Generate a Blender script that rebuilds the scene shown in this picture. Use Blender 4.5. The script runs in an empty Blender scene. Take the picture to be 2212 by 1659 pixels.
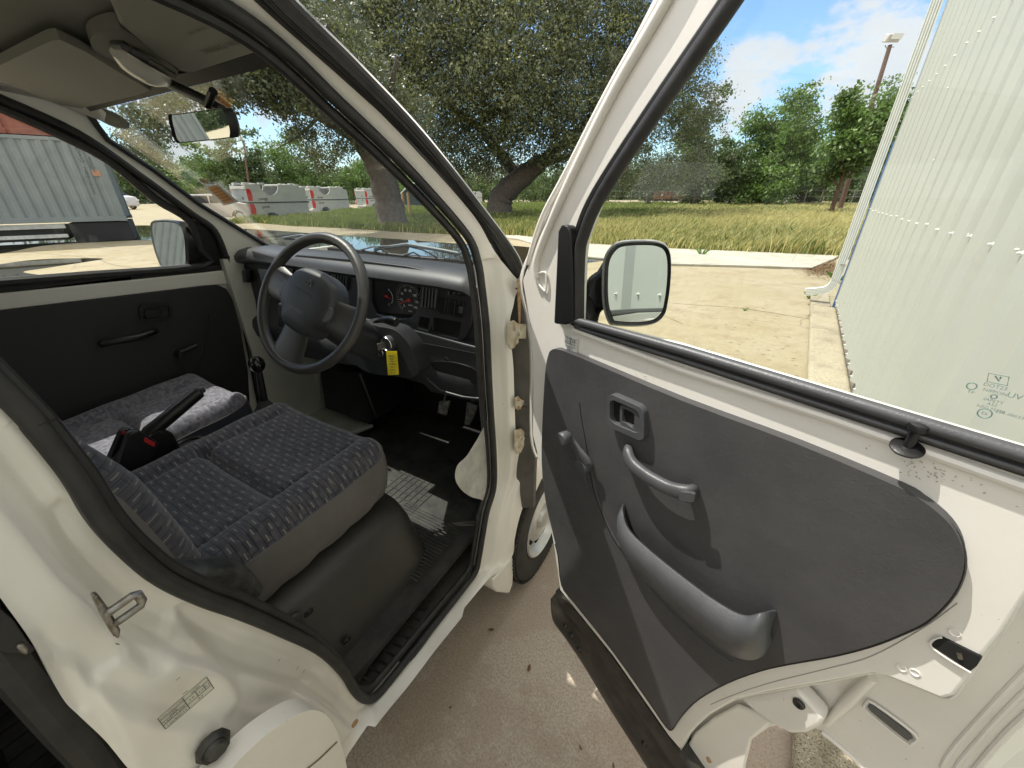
import bpy, bmesh, math, random
import numpy as np
from mathutils import Vector, Matrix
from mathutils.geometry import tessellate_polygon
random.seed(7); rng = np.random.default_rng(7)
scene = bpy.context.scene
C = bpy.context.scene.collection

# ------------------------------------------------------------------ camera
F_PX, W_PX = 835.0, 2212.0           # focal length and picture width in the same units
TILT = math.atan((829.5-418)/F_PX)   # camera looks down by 26 degrees
YAW = math.atan((1640-1106)/(F_PX/math.cos(TILT)))   # and 30 degrees to the left of the van's nose
CAM = np.array([1.2, -1.0, 1.52])    # world: van's nose is +Y, its right side +X, metres
_H = np.array([-math.sin(YAW), math.cos(YAW), 0.])
_R = np.array([math.cos(YAW), math.sin(YAW), 0.])
_F = _H*math.cos(TILT)+np.array([0, 0, -math.sin(TILT)])
_U = _H*math.sin(TILT)+np.array([0, 0, math.cos(TILT)])
cd = bpy.data.cameras.new('camera'); cam = bpy.data.objects.new('camera', cd); C.objects.link(cam)
cd.sensor_width = 36; cd.lens = F_PX/W_PX*36; cd.clip_start = .02; cd.clip_end = 2000
cam.matrix_world = Matrix([[_R[i], _U[i], -_F[i], CAM[i]] for i in range(3)]+[[0, 0, 0, 1]])
scene.camera = cam

# ------------------------------------------------------------------ light
SUN = Vector((-1, -.18, 1.95)).normalized()
SUN_EL = math.asin(SUN.z); SUN_ROT = math.atan2(SUN.x, SUN.y)
sd = bpy.data.lights.new('sun', 'SUN'); sd.energy = 2.45; sd.angle = math.radians(.5); sd.color = (1, .95, .86)
so = bpy.data.objects.new('sun', sd); C.objects.link(so); so.rotation_euler = SUN.to_track_quat('Z', 'Y').to_euler()
scene.view_settings.view_transform = 'Standard'; scene.view_settings.look = 'None'
scene.view_settings.gamma = 1; scene.view_settings.use_curve_mapping = False
scene.view_settings.exposure = 1.25

def az_dir(u, v):
    r = _R*(u-1106)/F_PX-_U*(v-829.5)/F_PX+_F
    return r/np.linalg.norm(r)
w = bpy.data.worlds.new('World'); scene.world = w; w.use_nodes = True
nt = w.node_tree; N = nt.nodes; L = nt.links; N.clear()
out = N.new('ShaderNodeOutputWorld'); bg = N.new('ShaderNodeBackground'); L.new(bg.outputs[0], out.inputs[0])
sky = N.new('ShaderNodeTexSky'); sky.sky_type = 'NISHITA'; sky.sun_disc = False
sky.sun_elevation = SUN_EL; sky.sun_rotation = SUN_ROT; sky.air_density = 1.1; sky.dust_density = .6; sky.ozone_density = 1.5
tc = N.new('ShaderNodeTexCoord')
def math_n(op, a, b=None, clamp=False):
    m = N.new('ShaderNodeMath'); m.operation = op; m.use_clamp = clamp
    for i, x in enumerate((a, b)):
        if x is None: continue
        if isinstance(x, (int, float)): m.inputs[i].default_value = x
        else: L.new(x, m.inputs[i])
    return m.outputs[0]
# clouds: noise on the sky sphere, thicker in a few banks
nz = N.new('ShaderNodeTexNoise'); nz.inputs['Scale'].default_value = 7.5; nz.inputs['Detail'].default_value = 8; nz.inputs['Roughness'].default_value = .58
mp = N.new('ShaderNodeMapping'); mp.inputs['Scale'].default_value = (1, 1, 1.9); mp.inputs['Location'].default_value = (.3, .1, .2)
L.new(tc.outputs['Generated'], mp.inputs[0]); L.new(mp.outputs[0], nz.inputs['Vector'])
nz2 = N.new('ShaderNodeTexNoise'); nz2.inputs['Scale'].default_value = 30; nz2.inputs['Detail'].default_value = 6; nz2.inputs['Roughness'].default_value = .6
L.new(mp.outputs[0], nz2.inputs['Vector'])
acc = None
for (u, v, rad, k) in ((1620, 190, .115, 1.0), (1560, 175, .05, .6), (1810, 170, .11, 1.0), (1900, 120, .13, 1.1), (1740, 262, .07, .8), (1590, 95, .04, .42), (1680, 60, .045, .42), (1960, 230, .14, 1.), (430, 230, .35, .75), (560, 290, .25, .7), (0, 235, .5, .8)):
    d = az_dir(u, v)
    vm = N.new('ShaderNodeVectorMath'); vm.operation = 'DISTANCE'; vm.inputs[1].default_value = tuple(d); L.new(tc.outputs['Generated'], vm.inputs[0])
    g = math_n('MULTIPLY', math_n('SUBTRACT', 1, math_n('DIVIDE', vm.outputs['Value'], rad*1.25), True), k)
    acc = g if acc is None else math_n('MAXIMUM', acc, g)
sx = N.new('ShaderNodeSeparateXYZ'); L.new(tc.outputs['Generated'], sx.inputs[0])
# unseen bright cloud overhead and behind the camera, added as neutral fill light
ovh = math_n('MULTIPLY', math_n('SUBTRACT', sx.outputs[2], .50), 4.5, True)
bhd = math_n('MULTIPLY', math_n('SUBTRACT', math_n('MULTIPLY', sx.outputs[1], -1), .10), 3.0, True)
acc = math_n('MAXIMUM', acc, math_n('MULTIPLY', math_n('MAXIMUM', ovh, bhd), .95))
dens = math_n('ADD', math_n('ADD', math_n('MULTIPLY', acc, .46), math_n('MULTIPLY', nz.outputs['Fac'], .85)), math_n('MULTIPLY', nz2.outputs['Fac'], .22))
ramp = N.new('ShaderNodeMapRange'); ramp.interpolation_type = 'SMOOTHSTEP'
ramp.inputs['From Min'].default_value = .70; ramp.inputs['From Max'].default_value = .92
L.new(dens, ramp.inputs['Value'])
cr = N.new('ShaderNodeMix'); cr.data_type = 'RGBA'
L.new(nz.outputs['Fac'], cr.inputs[0]); cr.inputs[6].default_value = (3.0, 2.95, 2.85, 1); cr.inputs[7].default_value = (1.95, 2.1, 2.35, 1)
mx = N.new('ShaderNodeMix'); mx.data_type = 'RGBA'
brt = N.new('ShaderNodeMix'); brt.data_type = 'RGBA'; L.new(math_n('MAXIMUM', ovh, bhd), brt.inputs[0]); L.new(cr.outputs[2], brt.inputs[6]); brt.inputs[7].default_value = (5.6, 5.4, 5.1, 1)
L.new(math_n('MULTIPLY', ramp.outputs[0], .93), mx.inputs[0]); tnt = N.new('ShaderNodeMix'); tnt.data_type = 'RGBA'; tnt.blend_type = 'MULTIPLY'; tnt.inputs[0].default_value = 1; L.new(sky.outputs[0], tnt.inputs[6]); tnt.inputs[7].default_value = (.49, .58, .66, 1); L.new(tnt.outputs[2], mx.inputs[6]); L.new(brt.outputs[2], mx.inputs[7])
L.new(mx.outputs[2], bg.inputs[0]); bg.inputs[1].default_value = .15

# ------------------------------------------------------------------ geometry helpers
def ray(u, v): return _R*(u-1106)/F_PX-_U*(v-829.5)/F_PX+_F
def on(u, v, n, d):
    n = np.array(n, float); r = ray(u, v); return CAM+(d-n@CAM)/(n@r)*r
def AX(u, v, x): return on(u, v, (1, 0, 0), x)
def AY(u, v, y): return on(u, v, (0, 1, 0), y)
def AZ(u, v, z=0.): return on(u, v, (0, 0, 1), z)
TB = .15
def SD(u, v, xs=.70, sg=1):                     # side of the van: upright below the belt, leaning in above it
    p = on(u, v, (sg, 0, 0), xs)
    return p if p[2] < 1.2 else on(u, v, (sg, 0, TB), xs+TB*1.2)
def LS(u, v, xs=.62): return SD(u, v, xs, -1)
WSY, WSZ, WSK = .035, 1.325, 1.13               # windscreen plane: y = WSY - WSK (z - WSZ)
def WS(u, v, o=0.): return on(u, v, (0, 1, WSK), WSY+WSK*WSZ+o)
TH = math.radians(111.9)                        # the open driver's door
DD = np.array([math.sin(TH), math.cos(TH), 0.]); DN = np.array([DD[1], -DD[0], 0.]); DH = np.array([.74, -.20, 0.])
def DR(u, v, o=0.): return on(u, v, DN, DN@DH+o)
def dpt(s, z, o=0.): return DH+DD*s+DN*o+np.array([0, 0, z])
def spl(pts, n=6, closed=False):                # Catmull-Rom through points of any dimension
    P = [np.array(p, float) for p in pts]; m = len(P); res = []
    for i in range(m if closed else m-1):
        if closed: a, b, c, d = P[i-1], P[i], P[(i+1) % m], P[(i+2) % m]
        else: a, b, c, d = P[max(i-1, 0)], P[i], P[i+1], P[min(i+2, m-1)]
        for k in range(n):
            t = k/n; res.append(.5*((2*b)+(c-a)*t+(2*a-5*b+4*c-d)*t*t+(3*b-a-3*c+d)*t**3))
    if not closed: res.append(P[-1])
    return res
def rr(cx, cy, w, h, r, n=5):                   # rounded rectangle outline
    o = []
    for sx, sy, a0 in ((1, 1, 0), (-1, 1, 90), (-1, -1, 180), (1, -1, 270)):
        for k in range(n+1):
            a = math.radians(a0+90*k/n); o.append((cx+sx*(w/2-r)+r*math.cos(a), cy+sy*(h/2-r)+r*math.sin(a)))
    return o
def ident(o, parent):
    if parent is not None:
        o.parent = parent
        if parent.type == 'EMPTY': o.matrix_parent_inverse = Matrix.Translation(-Vector(parent.location))
def mk(name, V, Fc, mat, parent=None, smooth=True, bevel=0, seg=2, sub=0, solid=0, ang=40, local=False):
    me = bpy.data.meshes.new(name); me.from_pydata([tuple(map(float, v)) for v in V], [], Fc)
    bm = bmesh.new(); bm.from_mesh(me); bmesh.ops.remove_doubles(bm, verts=bm.verts, dist=1e-6); bmesh.ops.recalc_face_normals(bm, faces=bm.faces); bm.to_mesh(me); bm.free()
    mats = mat if isinstance(mat, (list, tuple)) else [mat]
    for m in mats: me.materials.append(m)
    if smooth:
        me.shade_smooth(); me.set_sharp_from_angle(angle=math.radians(ang))
    o = bpy.data.objects.new(name, me); C.objects.link(o)
    if parent is not None:
        if local: o.parent = parent
        else: ident(o, parent)
    if solid:
        m = o.modifiers.new('s', 'SOLIDIFY'); m.thickness = solid; m.offset = 0
    if bevel:
        m = o.modifiers.new('b', 'BEVEL'); m.width = bevel; m.segments = seg; m.limit_method = 'ANGLE'; m.angle_limit = math.radians(35)
    if sub:
        m = o.modifiers.new('u', 'SUBSURF'); m.levels = sub; m.render_levels = sub
    return o
class MB:
    def __init__(s): s.V = []; s.F = []
    def add(s, V, Fc):
        b = len(s.V); s.V += [np.array(v, float) for v in V]; s.F += [tuple(b+i for i in f) for f in Fc]; return s
    def box(s, c, d, M=None):
        c = np.array(c, float); d = np.array(d, float)/2; V = []
        for i in (-1, 1):
            for j in (-1, 1):
                for k in (-1, 1):
                    q = d*np.array([i, j, k]); V.append(c+(np.array(M)@q if M is not None else q))
        return s.add(V, [(0, 1, 3, 2), (4, 6, 7, 5), (0, 4, 5, 1), (2, 3, 7, 6), (0, 2, 6, 4), (1, 5, 7, 3)])
    def prism(s, loop, vec, holes=()):
        vec = np.array(vec, float); loops = [loop]+list(holes)
        tri = tessellate_polygon([[Vector(p) for p in l] for l in loops])
        flat = [np.array(p, float) for l in loops for p in l]; n = len(flat)
        Fc = [tuple(t) for t in tri]+[tuple(n+i for i in reversed(t)) for t in tri]; b = 0
        for l in loops:
            m = len(l)
            for i in range(m): Fc.append((b+i, b+(i+1) % m, n+b+(i+1) % m, n+b+i))
            b += m
        return s.add(flat+[p+vec for p in flat], Fc)
    def flat(s, loop, holes=()):
        loops = [loop]+list(holes); tri = tessellate_polygon([[Vector(p) for p in l] for l in loops])
        return s.add([p for l in loops for p in l], [tuple(t) for t in tri])
    def loft(s, rings, closed=True, caps=True):
        m = len(rings[0]); V = [p for r in rings for p in r]; Fc = []
        for i in range(len(rings)-1):
            for j in range(m if closed else m-1):
                a = i*m+j; b = i*m+(j+1) % m; Fc.append((a, b, b+m, a+m))
        if caps and closed: Fc += [tuple(range(m-1, -1, -1)), tuple(range((len(rings)-1)*m, len(rings)*m))]
        return s.add(V, Fc)
    def tube(s, path, r, n=8, closed=False, flatten=1., up=None):
        P = [np.array(p, float) for p in path]; m = len(P); rings = []
        rs = r if isinstance(r, (list, tuple)) else [r]*m
        ref = np.array(up, float) if up is not None else None
        for i in range(m):
            if closed: t = P[(i+1) % m]-P[i-1]
            else: t = P[min(i+1, m-1)]-P[max(i-1, 0)]
            t = t/(np.linalg.norm(t)+1e-12)
            if up is None:
                if ref is None: ref = np.array([0, 0, 1.]) if abs(t[2]) < .9 else np.array([1., 0, 0])
            a = ref-t*(ref@t); a /= np.linalg.norm(a)+1e-12
            if up is None: ref = a
            b = np.cross(t, a)
            rings.append([P[i]+rs[i]*(math.cos(k*2*math.pi/n)*a+flatten*math.sin(k*2*math.pi/n)*b) for k in range(n)])
        if closed: rings.append(rings[0]); return s.loft(rings, True, False)
        return s.loft(rings)
    def lathe(s, prof, c=(0, 0, 0), ax=(0, 0, 1), n=24, caps=True):     # prof: (radius, height along axis)
        ax = np.array(ax, float); ax /= np.linalg.norm(ax); a = np.cross(ax, (0, 0, 1.) if abs(ax[2]) < .9 else (1., 0, 0)); a /= np.linalg.norm(a); b = np.cross(ax, a)
        c = np.array(c, float)
        return s.loft([[c+ax*h+r*(math.cos(k*2*math.pi/n)*a+math.sin(k*2*math.pi/n)*b) for k in range(n)] for r, h in prof], True, caps)
    def go(s, name, mat, parent=None, **k): return mk(name, s.V, s.F, mat, parent, **k)
def uvfun(o, f):
    uv = o.data.uv_layers.new(name='uv'); me = o.data
    for l in me.loops: uv.data[l.index].uv = f(me.vertices[l.vertex_index].co)
def tag(o, label=None, cat=None, group=None, kind=None):
    for k, v in (('label', label), ('category', cat), ('group', group), ('kind', kind)):
        if v: o[k] = v
    return o
def thing(name, loc, label, cat, group=None, rz=0):
    o = bpy.data.objects.new(name, None); C.objects.link(o); o.location = loc; o.rotation_euler = (0, 0, rz); o.empty_display_size = .2
    return tag(o, label, cat, group)
def copy_tree(o, parent=None):
    c = o.copy(); C.objects.link(c); c.parent = parent
    for ch in list(o.children): copy_tree(ch, c)
    return c
def text(s, size, pos, ex, ey, mat, parent, name='lettering', align='CENTER', lift=0.0006, thick=0.0):
    cu = bpy.data.curves.new('t', 'FONT'); cu.body = s; cu.size = size; cu.align_x = align; cu.align_y = 'CENTER'; cu.resolution_u = 2
    cu.extrude = thick
    o = bpy.data.objects.new('t', cu); me = bpy.data.meshes.new_from_object(o); me.name = name
    ex = Vector(ex).normalized(); ey = Vector(ey); ey = (ey-ex*ey.dot(ex)).normalized(); ez = ex.cross(ey)
    M = Matrix([[ex[i], ey[i], ez[i], pos[i]+ez[i]*lift] for i in range(3)]+[[0, 0, 0, 1]]); me.transform(M)
    bpy.data.objects.remove(o); bpy.data.curves.remove(cu); me.materials.clear(); me.materials.append(mat)
    return me
def merge_text(items, mat, parent, name='lettering', local=False):
    V = []; Fc = []
    for it in items:
        me = text(mat=mat, parent=None, **it); b = len(V); V += [tuple(v.co) for v in me.vertices]; Fc += [tuple(b+i for i in p.vertices) for p in me.polygons]; bpy.data.meshes.remove(me)
    return mk(name, V, Fc, mat, parent, smooth=False, local=local)

# ------------------------------------------------------------------ materials
def newmat(name):
    m = bpy.data.materials.new(name); m.use_nodes = True; nt = m.node_tree; return m, nt, nt.nodes, nt.links, nt.nodes['Principled BSDF']
def M(name, col, rough=.5, metal=0, coat=0, var=.0, vscale=8, bump=0, bscale=200, col2=None, spec=.5, detail=4, rvar=0.):
    m, nt, N, L, b = newmat(name)
    b.inputs['Roughness'].default_value = rough; b.inputs['Metallic'].default_value = metal; b.inputs['Coat Weight'].default_value = coat; b.inputs['Coat Roughness'].default_value = .12
    b.inputs['Specular IOR Level'].default_value = spec
    tc = N.new('ShaderNodeTexCoord')
    if var or col2:
        n = N.new('ShaderNodeTexNoise'); n.inputs['Scale'].default_value = vscale; n.inputs['Detail'].default_value = detail; n.inputs['Roughness'].default_value = .65; L.new(tc.outputs['Object'], n.inputs['Vector'])
        r = N.new('ShaderNodeMapRange'); r.inputs['From Min'].default_value = .35; r.inputs['From Max'].default_value = .68; L.new(n.outputs['Fac'], r.inputs['Value'])
        x = N.new('ShaderNodeMix'); x.data_type = 'RGBA'; x.inputs[6].default_value = (*col, 1)
        c2 = col2 or tuple(c*(1-var) for c in col); x.inputs[7].default_value = (*c2, 1); L.new(r.outputs[0], x.inputs[0]); L.new(x.outputs[2], b.inputs['Base Color'])
        if rvar:
            q = N.new('ShaderNodeMapRange'); q.inputs['To Min'].default_value = rough; q.inputs['To Max'].default_value = rough+rvar; L.new(n.outputs['Fac'], q.inputs['Value']); L.new(q.outputs[0], b.inputs['Roughness'])
    else: b.inputs['Base Color'].default_value = (*col, 1)
    if bump:
        n = N.new('ShaderNodeTexNoise'); n.inputs['Scale'].default_value = bscale; n.inputs['Detail'].default_value = 5; L.new(tc.outputs['Object'], n.inputs['Vector'])
        u = N.new('ShaderNodeBump'); u.inputs['Strength'].default_value = bump; u.inputs['Distance'].default_value = .002; L.new(n.outputs['Fac'], u.inputs['Height']); L.new(u.outputs[0], b.inputs['Normal'])
    return m
def speckle(m, col, thr=.7, scale=400, amt=1., size_noise=6):    # chips, spots and grime of their own shape
    nt = m.node_tree; N = nt.nodes; L = nt.links; b = N['Principled BSDF']
    tc = N.new('ShaderNodeTexCoord'); v = N.new('ShaderNodeTexNoise'); v.inputs['Scale'].default_value = scale; v.inputs['Detail'].default_value = 3; L.new(tc.outputs['Object'], v.inputs['Vector'])
    v2 = N.new('ShaderNodeTexNoise'); v2.inputs['Scale'].default_value = size_noise; L.new(tc.outputs['Object'], v2.inputs['Vector'])
    a = N.new('ShaderNodeMath'); a.operation = 'MULTIPLY_ADD'; L.new(v2.outputs['Fac'], a.inputs[0]); a.inputs[1].default_value = .45; L.new(v.outputs['Fac'], a.inputs[2])
    r = N.new('ShaderNodeMapRange'); r.inputs['From Min'].default_value = thr+.2; r.inputs['From Max'].default_value = thr+.24; L.new(a.outputs[0], r.inputs['Value'])
    k = N.new('ShaderNodeMath'); k.operation = 'MULTIPLY'; k.inputs[1].default_value = amt; L.new(r.outputs[0], k.inputs[0])
    x = N.new('ShaderNodeMix'); x.data_type = 'RGBA'; L.new(k.outputs[0], x.inputs[0]); x.inputs[7].default_value = (*col, 1)
    s = b.inputs['Base Color']
    if s.is_linked: L.new(s.links[0].from_socket, x.inputs[6])
    else: x.inputs[6].default_value = s.default_value
    L.new(x.outputs[2], s); return m
PAINT = speckle(M('white_paint', (.84, .81, .75), .30, coat=.45, col2=(.80, .765, .70), vscale=5, bump=.06, bscale=260), (.30, .27, .22), .80, 160, .6)
PAINTD = speckle(M('white_door_paint', (.80, .775, .725), .34, coat=.3, col2=(.76, .735, .685), vscale=6, bump=.05, bscale=300), (.28, .26, .22), .80, 220, .6)
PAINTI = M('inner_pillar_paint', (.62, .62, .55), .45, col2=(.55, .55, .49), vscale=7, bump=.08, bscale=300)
RUST = M('rust_stain', (.34, .17, .06), .8, col2=(.55, .42, .25), vscale=60)
RUB = M('black_rubber', (.014, .014, .015), .55, col2=(.03, .028, .026), vscale=25, bump=.15, bscale=500)
RUBD = M('dirty_rubber', (.016, .016, .015), .45, col2=(.055, .05, .042), vscale=22, bump=.3, bscale=120)
VINYL = M('charcoal_vinyl', (.048, .047, .051), .50, col2=(.070, .069, .071), vscale=6, bump=.16, bscale=260, detail=8)
def vein(m):
    nt = m.node_tree; N = nt.nodes; L = nt.links; b = N['Principled BSDF']; tc = N.new('ShaderNodeTexCoord')
    mu = N.new('ShaderNodeTexNoise'); mu.inputs['Scale'].default_value = 16; mu.inputs['Detail'].default_value = 9; mu.inputs['Roughness'].default_value = .7; L.new(tc.outputs['Object'], mu.inputs['Vector'])
    f = N.new('ShaderNodeMath'); f.operation = 'SUBTRACT'; f.inputs[1].default_value = .5; L.new(mu.outputs['Fac'], f.inputs[0]); g = N.new('ShaderNodeMath'); g.operation = 'ABSOLUTE'; L.new(f.outputs[0], g.inputs[0])
    r = N.new('ShaderNodeMapRange'); r.inputs['From Max'].default_value = .02; r.inputs['To Min'].default_value = 1; r.inputs['To Max'].default_value = 0; L.new(g.outputs[0], r.inputs['Value'])
    bu = N.new('ShaderNodeBump'); bu.inputs['Strength'].default_value = .32; bu.inputs['Distance'].default_value = .001; L.new(r.outputs[0], bu.inputs['Height'])
    if b.inputs['Normal'].is_linked: L.new(b.inputs['Normal'].links[0].from_socket, bu.inputs['Normal'])
    L.new(bu.outputs[0], b.inputs['Normal'])
vein(VINYL)
VINYLP = M('passenger_vinyl', (.022, .022, .023), .55, bump=.25, bscale=250)
DASH = M('dash_plastic', (.024, .026, .029), .47, col2=(.032, .034, .038), vscale=10, bump=.22, bscale=420)
DASHG = M('grey_dash_plastic', (.13, .14, .155), .45, bump=.15, bscale=400)
BLK = M('black_plastic', (.012, .012, .013), .38, bump=.12, bscale=400, var=.3, vscale=20)
GREYP = M('grey_handle_plastic', (.075, .078, .085), .42, bump=.25, bscale=350, var=.2, vscale=20)
KICK = M('seat_base_plastic', (.036, .034, .031), .42, bump=.35, bscale=300, col2=(.048, .045, .041), vscale=7)
FLOOR = M('floor_rubber', (.014, .014, .014), .6, bump=.4, bscale=120, col2=(.05, .048, .045), vscale=9)
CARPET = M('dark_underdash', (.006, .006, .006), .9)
SIDEF = M('seat_side_cloth', (.145, .134, .130), .9, bump=.4, bscale=900, var=.15, vscale=12)
HEAD = M('beige_headlining', (.21, .205, .18), .85, bump=.2, bscale=600, var=.08, vscale=5)
VISOR = M('visor_vinyl', (.25, .245, .215), .7, bump=.2, bscale=500)
TYRE = M('tyre_rubber', (.018, .017, .016), .75, col2=(.035, .032, .028), vscale=12, bump=.2, bscale=150)
RIM = M('silver_wheel', (.62, .62, .60), .35, metal=.55, var=.15, vscale=15)
STEEL = M('worn_steel', (.38, .38, .37), .38, metal=.9, col2=(.18, .15, .12), vscale=70, bump=.2, bscale=200)
HINGE = M('hinge_paint', (.60, .56, .46), .5, col2=(.42, .33, .2), vscale=35)
def glassmat(name, tint, refl=1., rough=0.):
    m = bpy.data.materials.new(name); m.use_nodes = True; nt = m.node_tree; N = nt.nodes; L = nt.links; N.clear()
    o = N.new('ShaderNodeOutputMaterial'); t = N.new('ShaderNodeBsdfTransparent'); t.inputs[0].default_value = (*tint, 1); g = N.new('ShaderNodeBsdfGlossy'); g.inputs['Roughness'].default_value = rough
    f = N.new('ShaderNodeFresnel'); gg = N.new('ShaderNodeNewGeometry'); ir = N.new('ShaderNodeMapRange'); ir.inputs['To Min'].default_value = 1.5; ir.inputs['To Max'].default_value = 1/1.5; L.new(gg.outputs['Backfacing'], ir.inputs['Value']); L.new(ir.outputs[0], f.inputs[0]); k = N.new('ShaderNodeMath'); k.operation = 'MULTIPLY'; k.inputs[1].default_value = refl; L.new(f.outputs[0], k.inputs[0])
    x = N.new('ShaderNodeMixShader'); L.new(k.outputs[0], x.inputs[0]); L.new(t.outputs[0], x.inputs[1]); L.new(g.outputs[0], x.inputs[2]); L.new(x.outputs[0], o.inputs[0]); return m
GLASS = glassmat('windscreen_glass', (.965, .98, .97), .6)
GLASSD = glassmat('door_glass', (.97, .985, .975), .35)
MIRR = M('mirror_glass', (.95, .97, .95), .01, metal=1)
INK = M('dark_print', (.06, .06, .07), .6); INKG = M('glass_print', (.16, .24, .21), .6)
PAPER = M('label_paper', (.72, .72, .70), .5); ORANGE = M('orange_sticker', (.75, .32, .05), .5); YEL = M('yellow_tag', (.85, .68, .02), .45)
WHT = M('white_print', (.75, .75, .72), .5); RED = M('red_plastic', (.62, .03, .03), .35); CHROME = M('chrome_ring', (.7, .7, .7), .15, metal=1)
def fabric(name, stripes, k=1.):
    m, nt, N, L, b = newmat(name); b.inputs['Roughness'].default_value = .95; b.inputs['Sheen Weight'].default_value = .25; b.inputs['Specular IOR Level'].default_value = .2
    tc = N.new('ShaderNodeTexCoord'); sp = N.new("ShaderNodeSeparateXYZ"); L.new(tc.outputs['UV'], sp.inputs[0]); yz = N.new("ShaderNodeMath"); yz.operation = "ADD"; L.new(sp.outputs[1], yz.inputs[0]); L.new(sp.outputs[2], yz.inputs[1]); cx = N.new("ShaderNodeCombineXYZ"); L.new(sp.outputs[0], cx.inputs[0]); L.new(yz.outputs[0], cx.inputs[1]); mp = N.new("ShaderNodeMapping"); L.new(cx.outputs[0], mp.inputs[0])
    mp.inputs['Rotation'].default_value = (0, 0, 0)
    nzz = N.new('ShaderNodeTexNoise'); nzz.inputs['Scale'].default_value = 9; L.new(tc.outputs['Object'], nzz.inputs['Vector'])
    ad = N.new('ShaderNodeMix'); ad.data_type = 'VECTOR'; ad.inputs[0].default_value = .003; L.new(mp.outputs[0], ad.inputs[4]); L.new(nzz.outputs['Color'], ad.inputs[5])
    vo = N.new('ShaderNodeTexBrick'); vo.inputs['Scale'].default_value = 1; vo.offset = .5; vo.inputs['Brick Width'].default_value = .011; vo.inputs['Row Height'].default_value = .0075; vo.inputs['Mortar Size'].default_value = 0.0; vo.inputs['Bias'].default_value = 0
    kk = k*(.8 if k > 1.5 else 1); vo.inputs['Color1'].default_value = (.053*kk, .055*kk, .070*kk, 1); vo.inputs['Color2'].default_value = (.098*k, .094*k, .106*k, 1); L.new(ad.outputs[1], vo.inputs['Vector'])
    last = vo.outputs['Color']
    if stripes:
        # thin dark lines and sparse pale dashes running across the seat
        b2 = N.new('ShaderNodeTexBrick'); b2.offset = .37; b2.inputs['Scale'].default_value = 1; b2.inputs['Brick Width'].default_value = .075; b2.inputs['Row Height'].default_value = .016; b2.inputs['Mortar Size'].default_value = .0015; b2.inputs['Mortar Smooth'].default_value = .2
        b2.inputs['Color1'].default_value = (1, 1, 1, 1); b2.inputs['Color2'].default_value = (1, 1, 1, 1); b2.inputs['Mortar'].default_value = (.50, .50, .58, 1)
        L.new(ad.outputs[1], b2.inputs['Vector'])
        mu = N.new('ShaderNodeMix'); mu.data_type = 'RGBA'; mu.blend_type = 'MULTIPLY'; mu.inputs[0].default_value = .9; L.new(last, mu.inputs[6]); L.new(b2.outputs['Color'], mu.inputs[7]); last = mu.outputs[2]
        sx = N.new('ShaderNodeSeparateXYZ'); L.new(ad.outputs[1], sx.inputs[0])
        def mm(op, a, bb):
            q = N.new('ShaderNodeMath'); q.operation = op
            for i, z in enumerate((a, bb)):
                if isinstance(z, (int, float)): q.inputs[i].default_value = z
                else: L.new(z, q.inputs[i])
            return q.outputs[0]
        row = mm('FLOOR', mm('DIVIDE', sx.outputs[1], .016), 0)
        fy = mm('FRACT', mm('DIVIDE', sx.outputs[1], .016), 0)
        fx = mm('FRACT', mm('ADD', mm('DIVIDE', sx.outputs[0], .048), mm('MULTIPLY', row, .371)), 0)
        d = mm('MULTIPLY', mm('LESS_THAN', mm('ABSOLUTE', mm('SUBTRACT', fy, .5), 0), .09), mm('LESS_THAN', fx, .32))
        mu2 = N.new('ShaderNodeMix'); mu2.data_type = 'RGBA'; L.new(mm('MULTIPLY', d, .8), mu2.inputs[0]); L.new(last, mu2.inputs[6]); mu2.inputs[7].default_value = (.24, .22, .2, 1); last = mu2.outputs[2]
    L.new(last, b.inputs['Base Color'])
    n = N.new('ShaderNodeTexNoise'); n.inputs['Scale'].default_value = 900; L.new(tc.outputs['Object'], n.inputs['Vector']); u = N.new('ShaderNodeBump'); u.inputs['Strength'].default_value = .4; u.inputs['Distance'].default_value = .001; L.new(n.outputs['Fac'], u.inputs['Height']); L.new(u.outputs[0], b.inputs['Normal'])
    return m
FAB = fabric('seat_cloth_striped', True, .95); FABP = fabric('seat_cloth_checked', False, 2.3)
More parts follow.
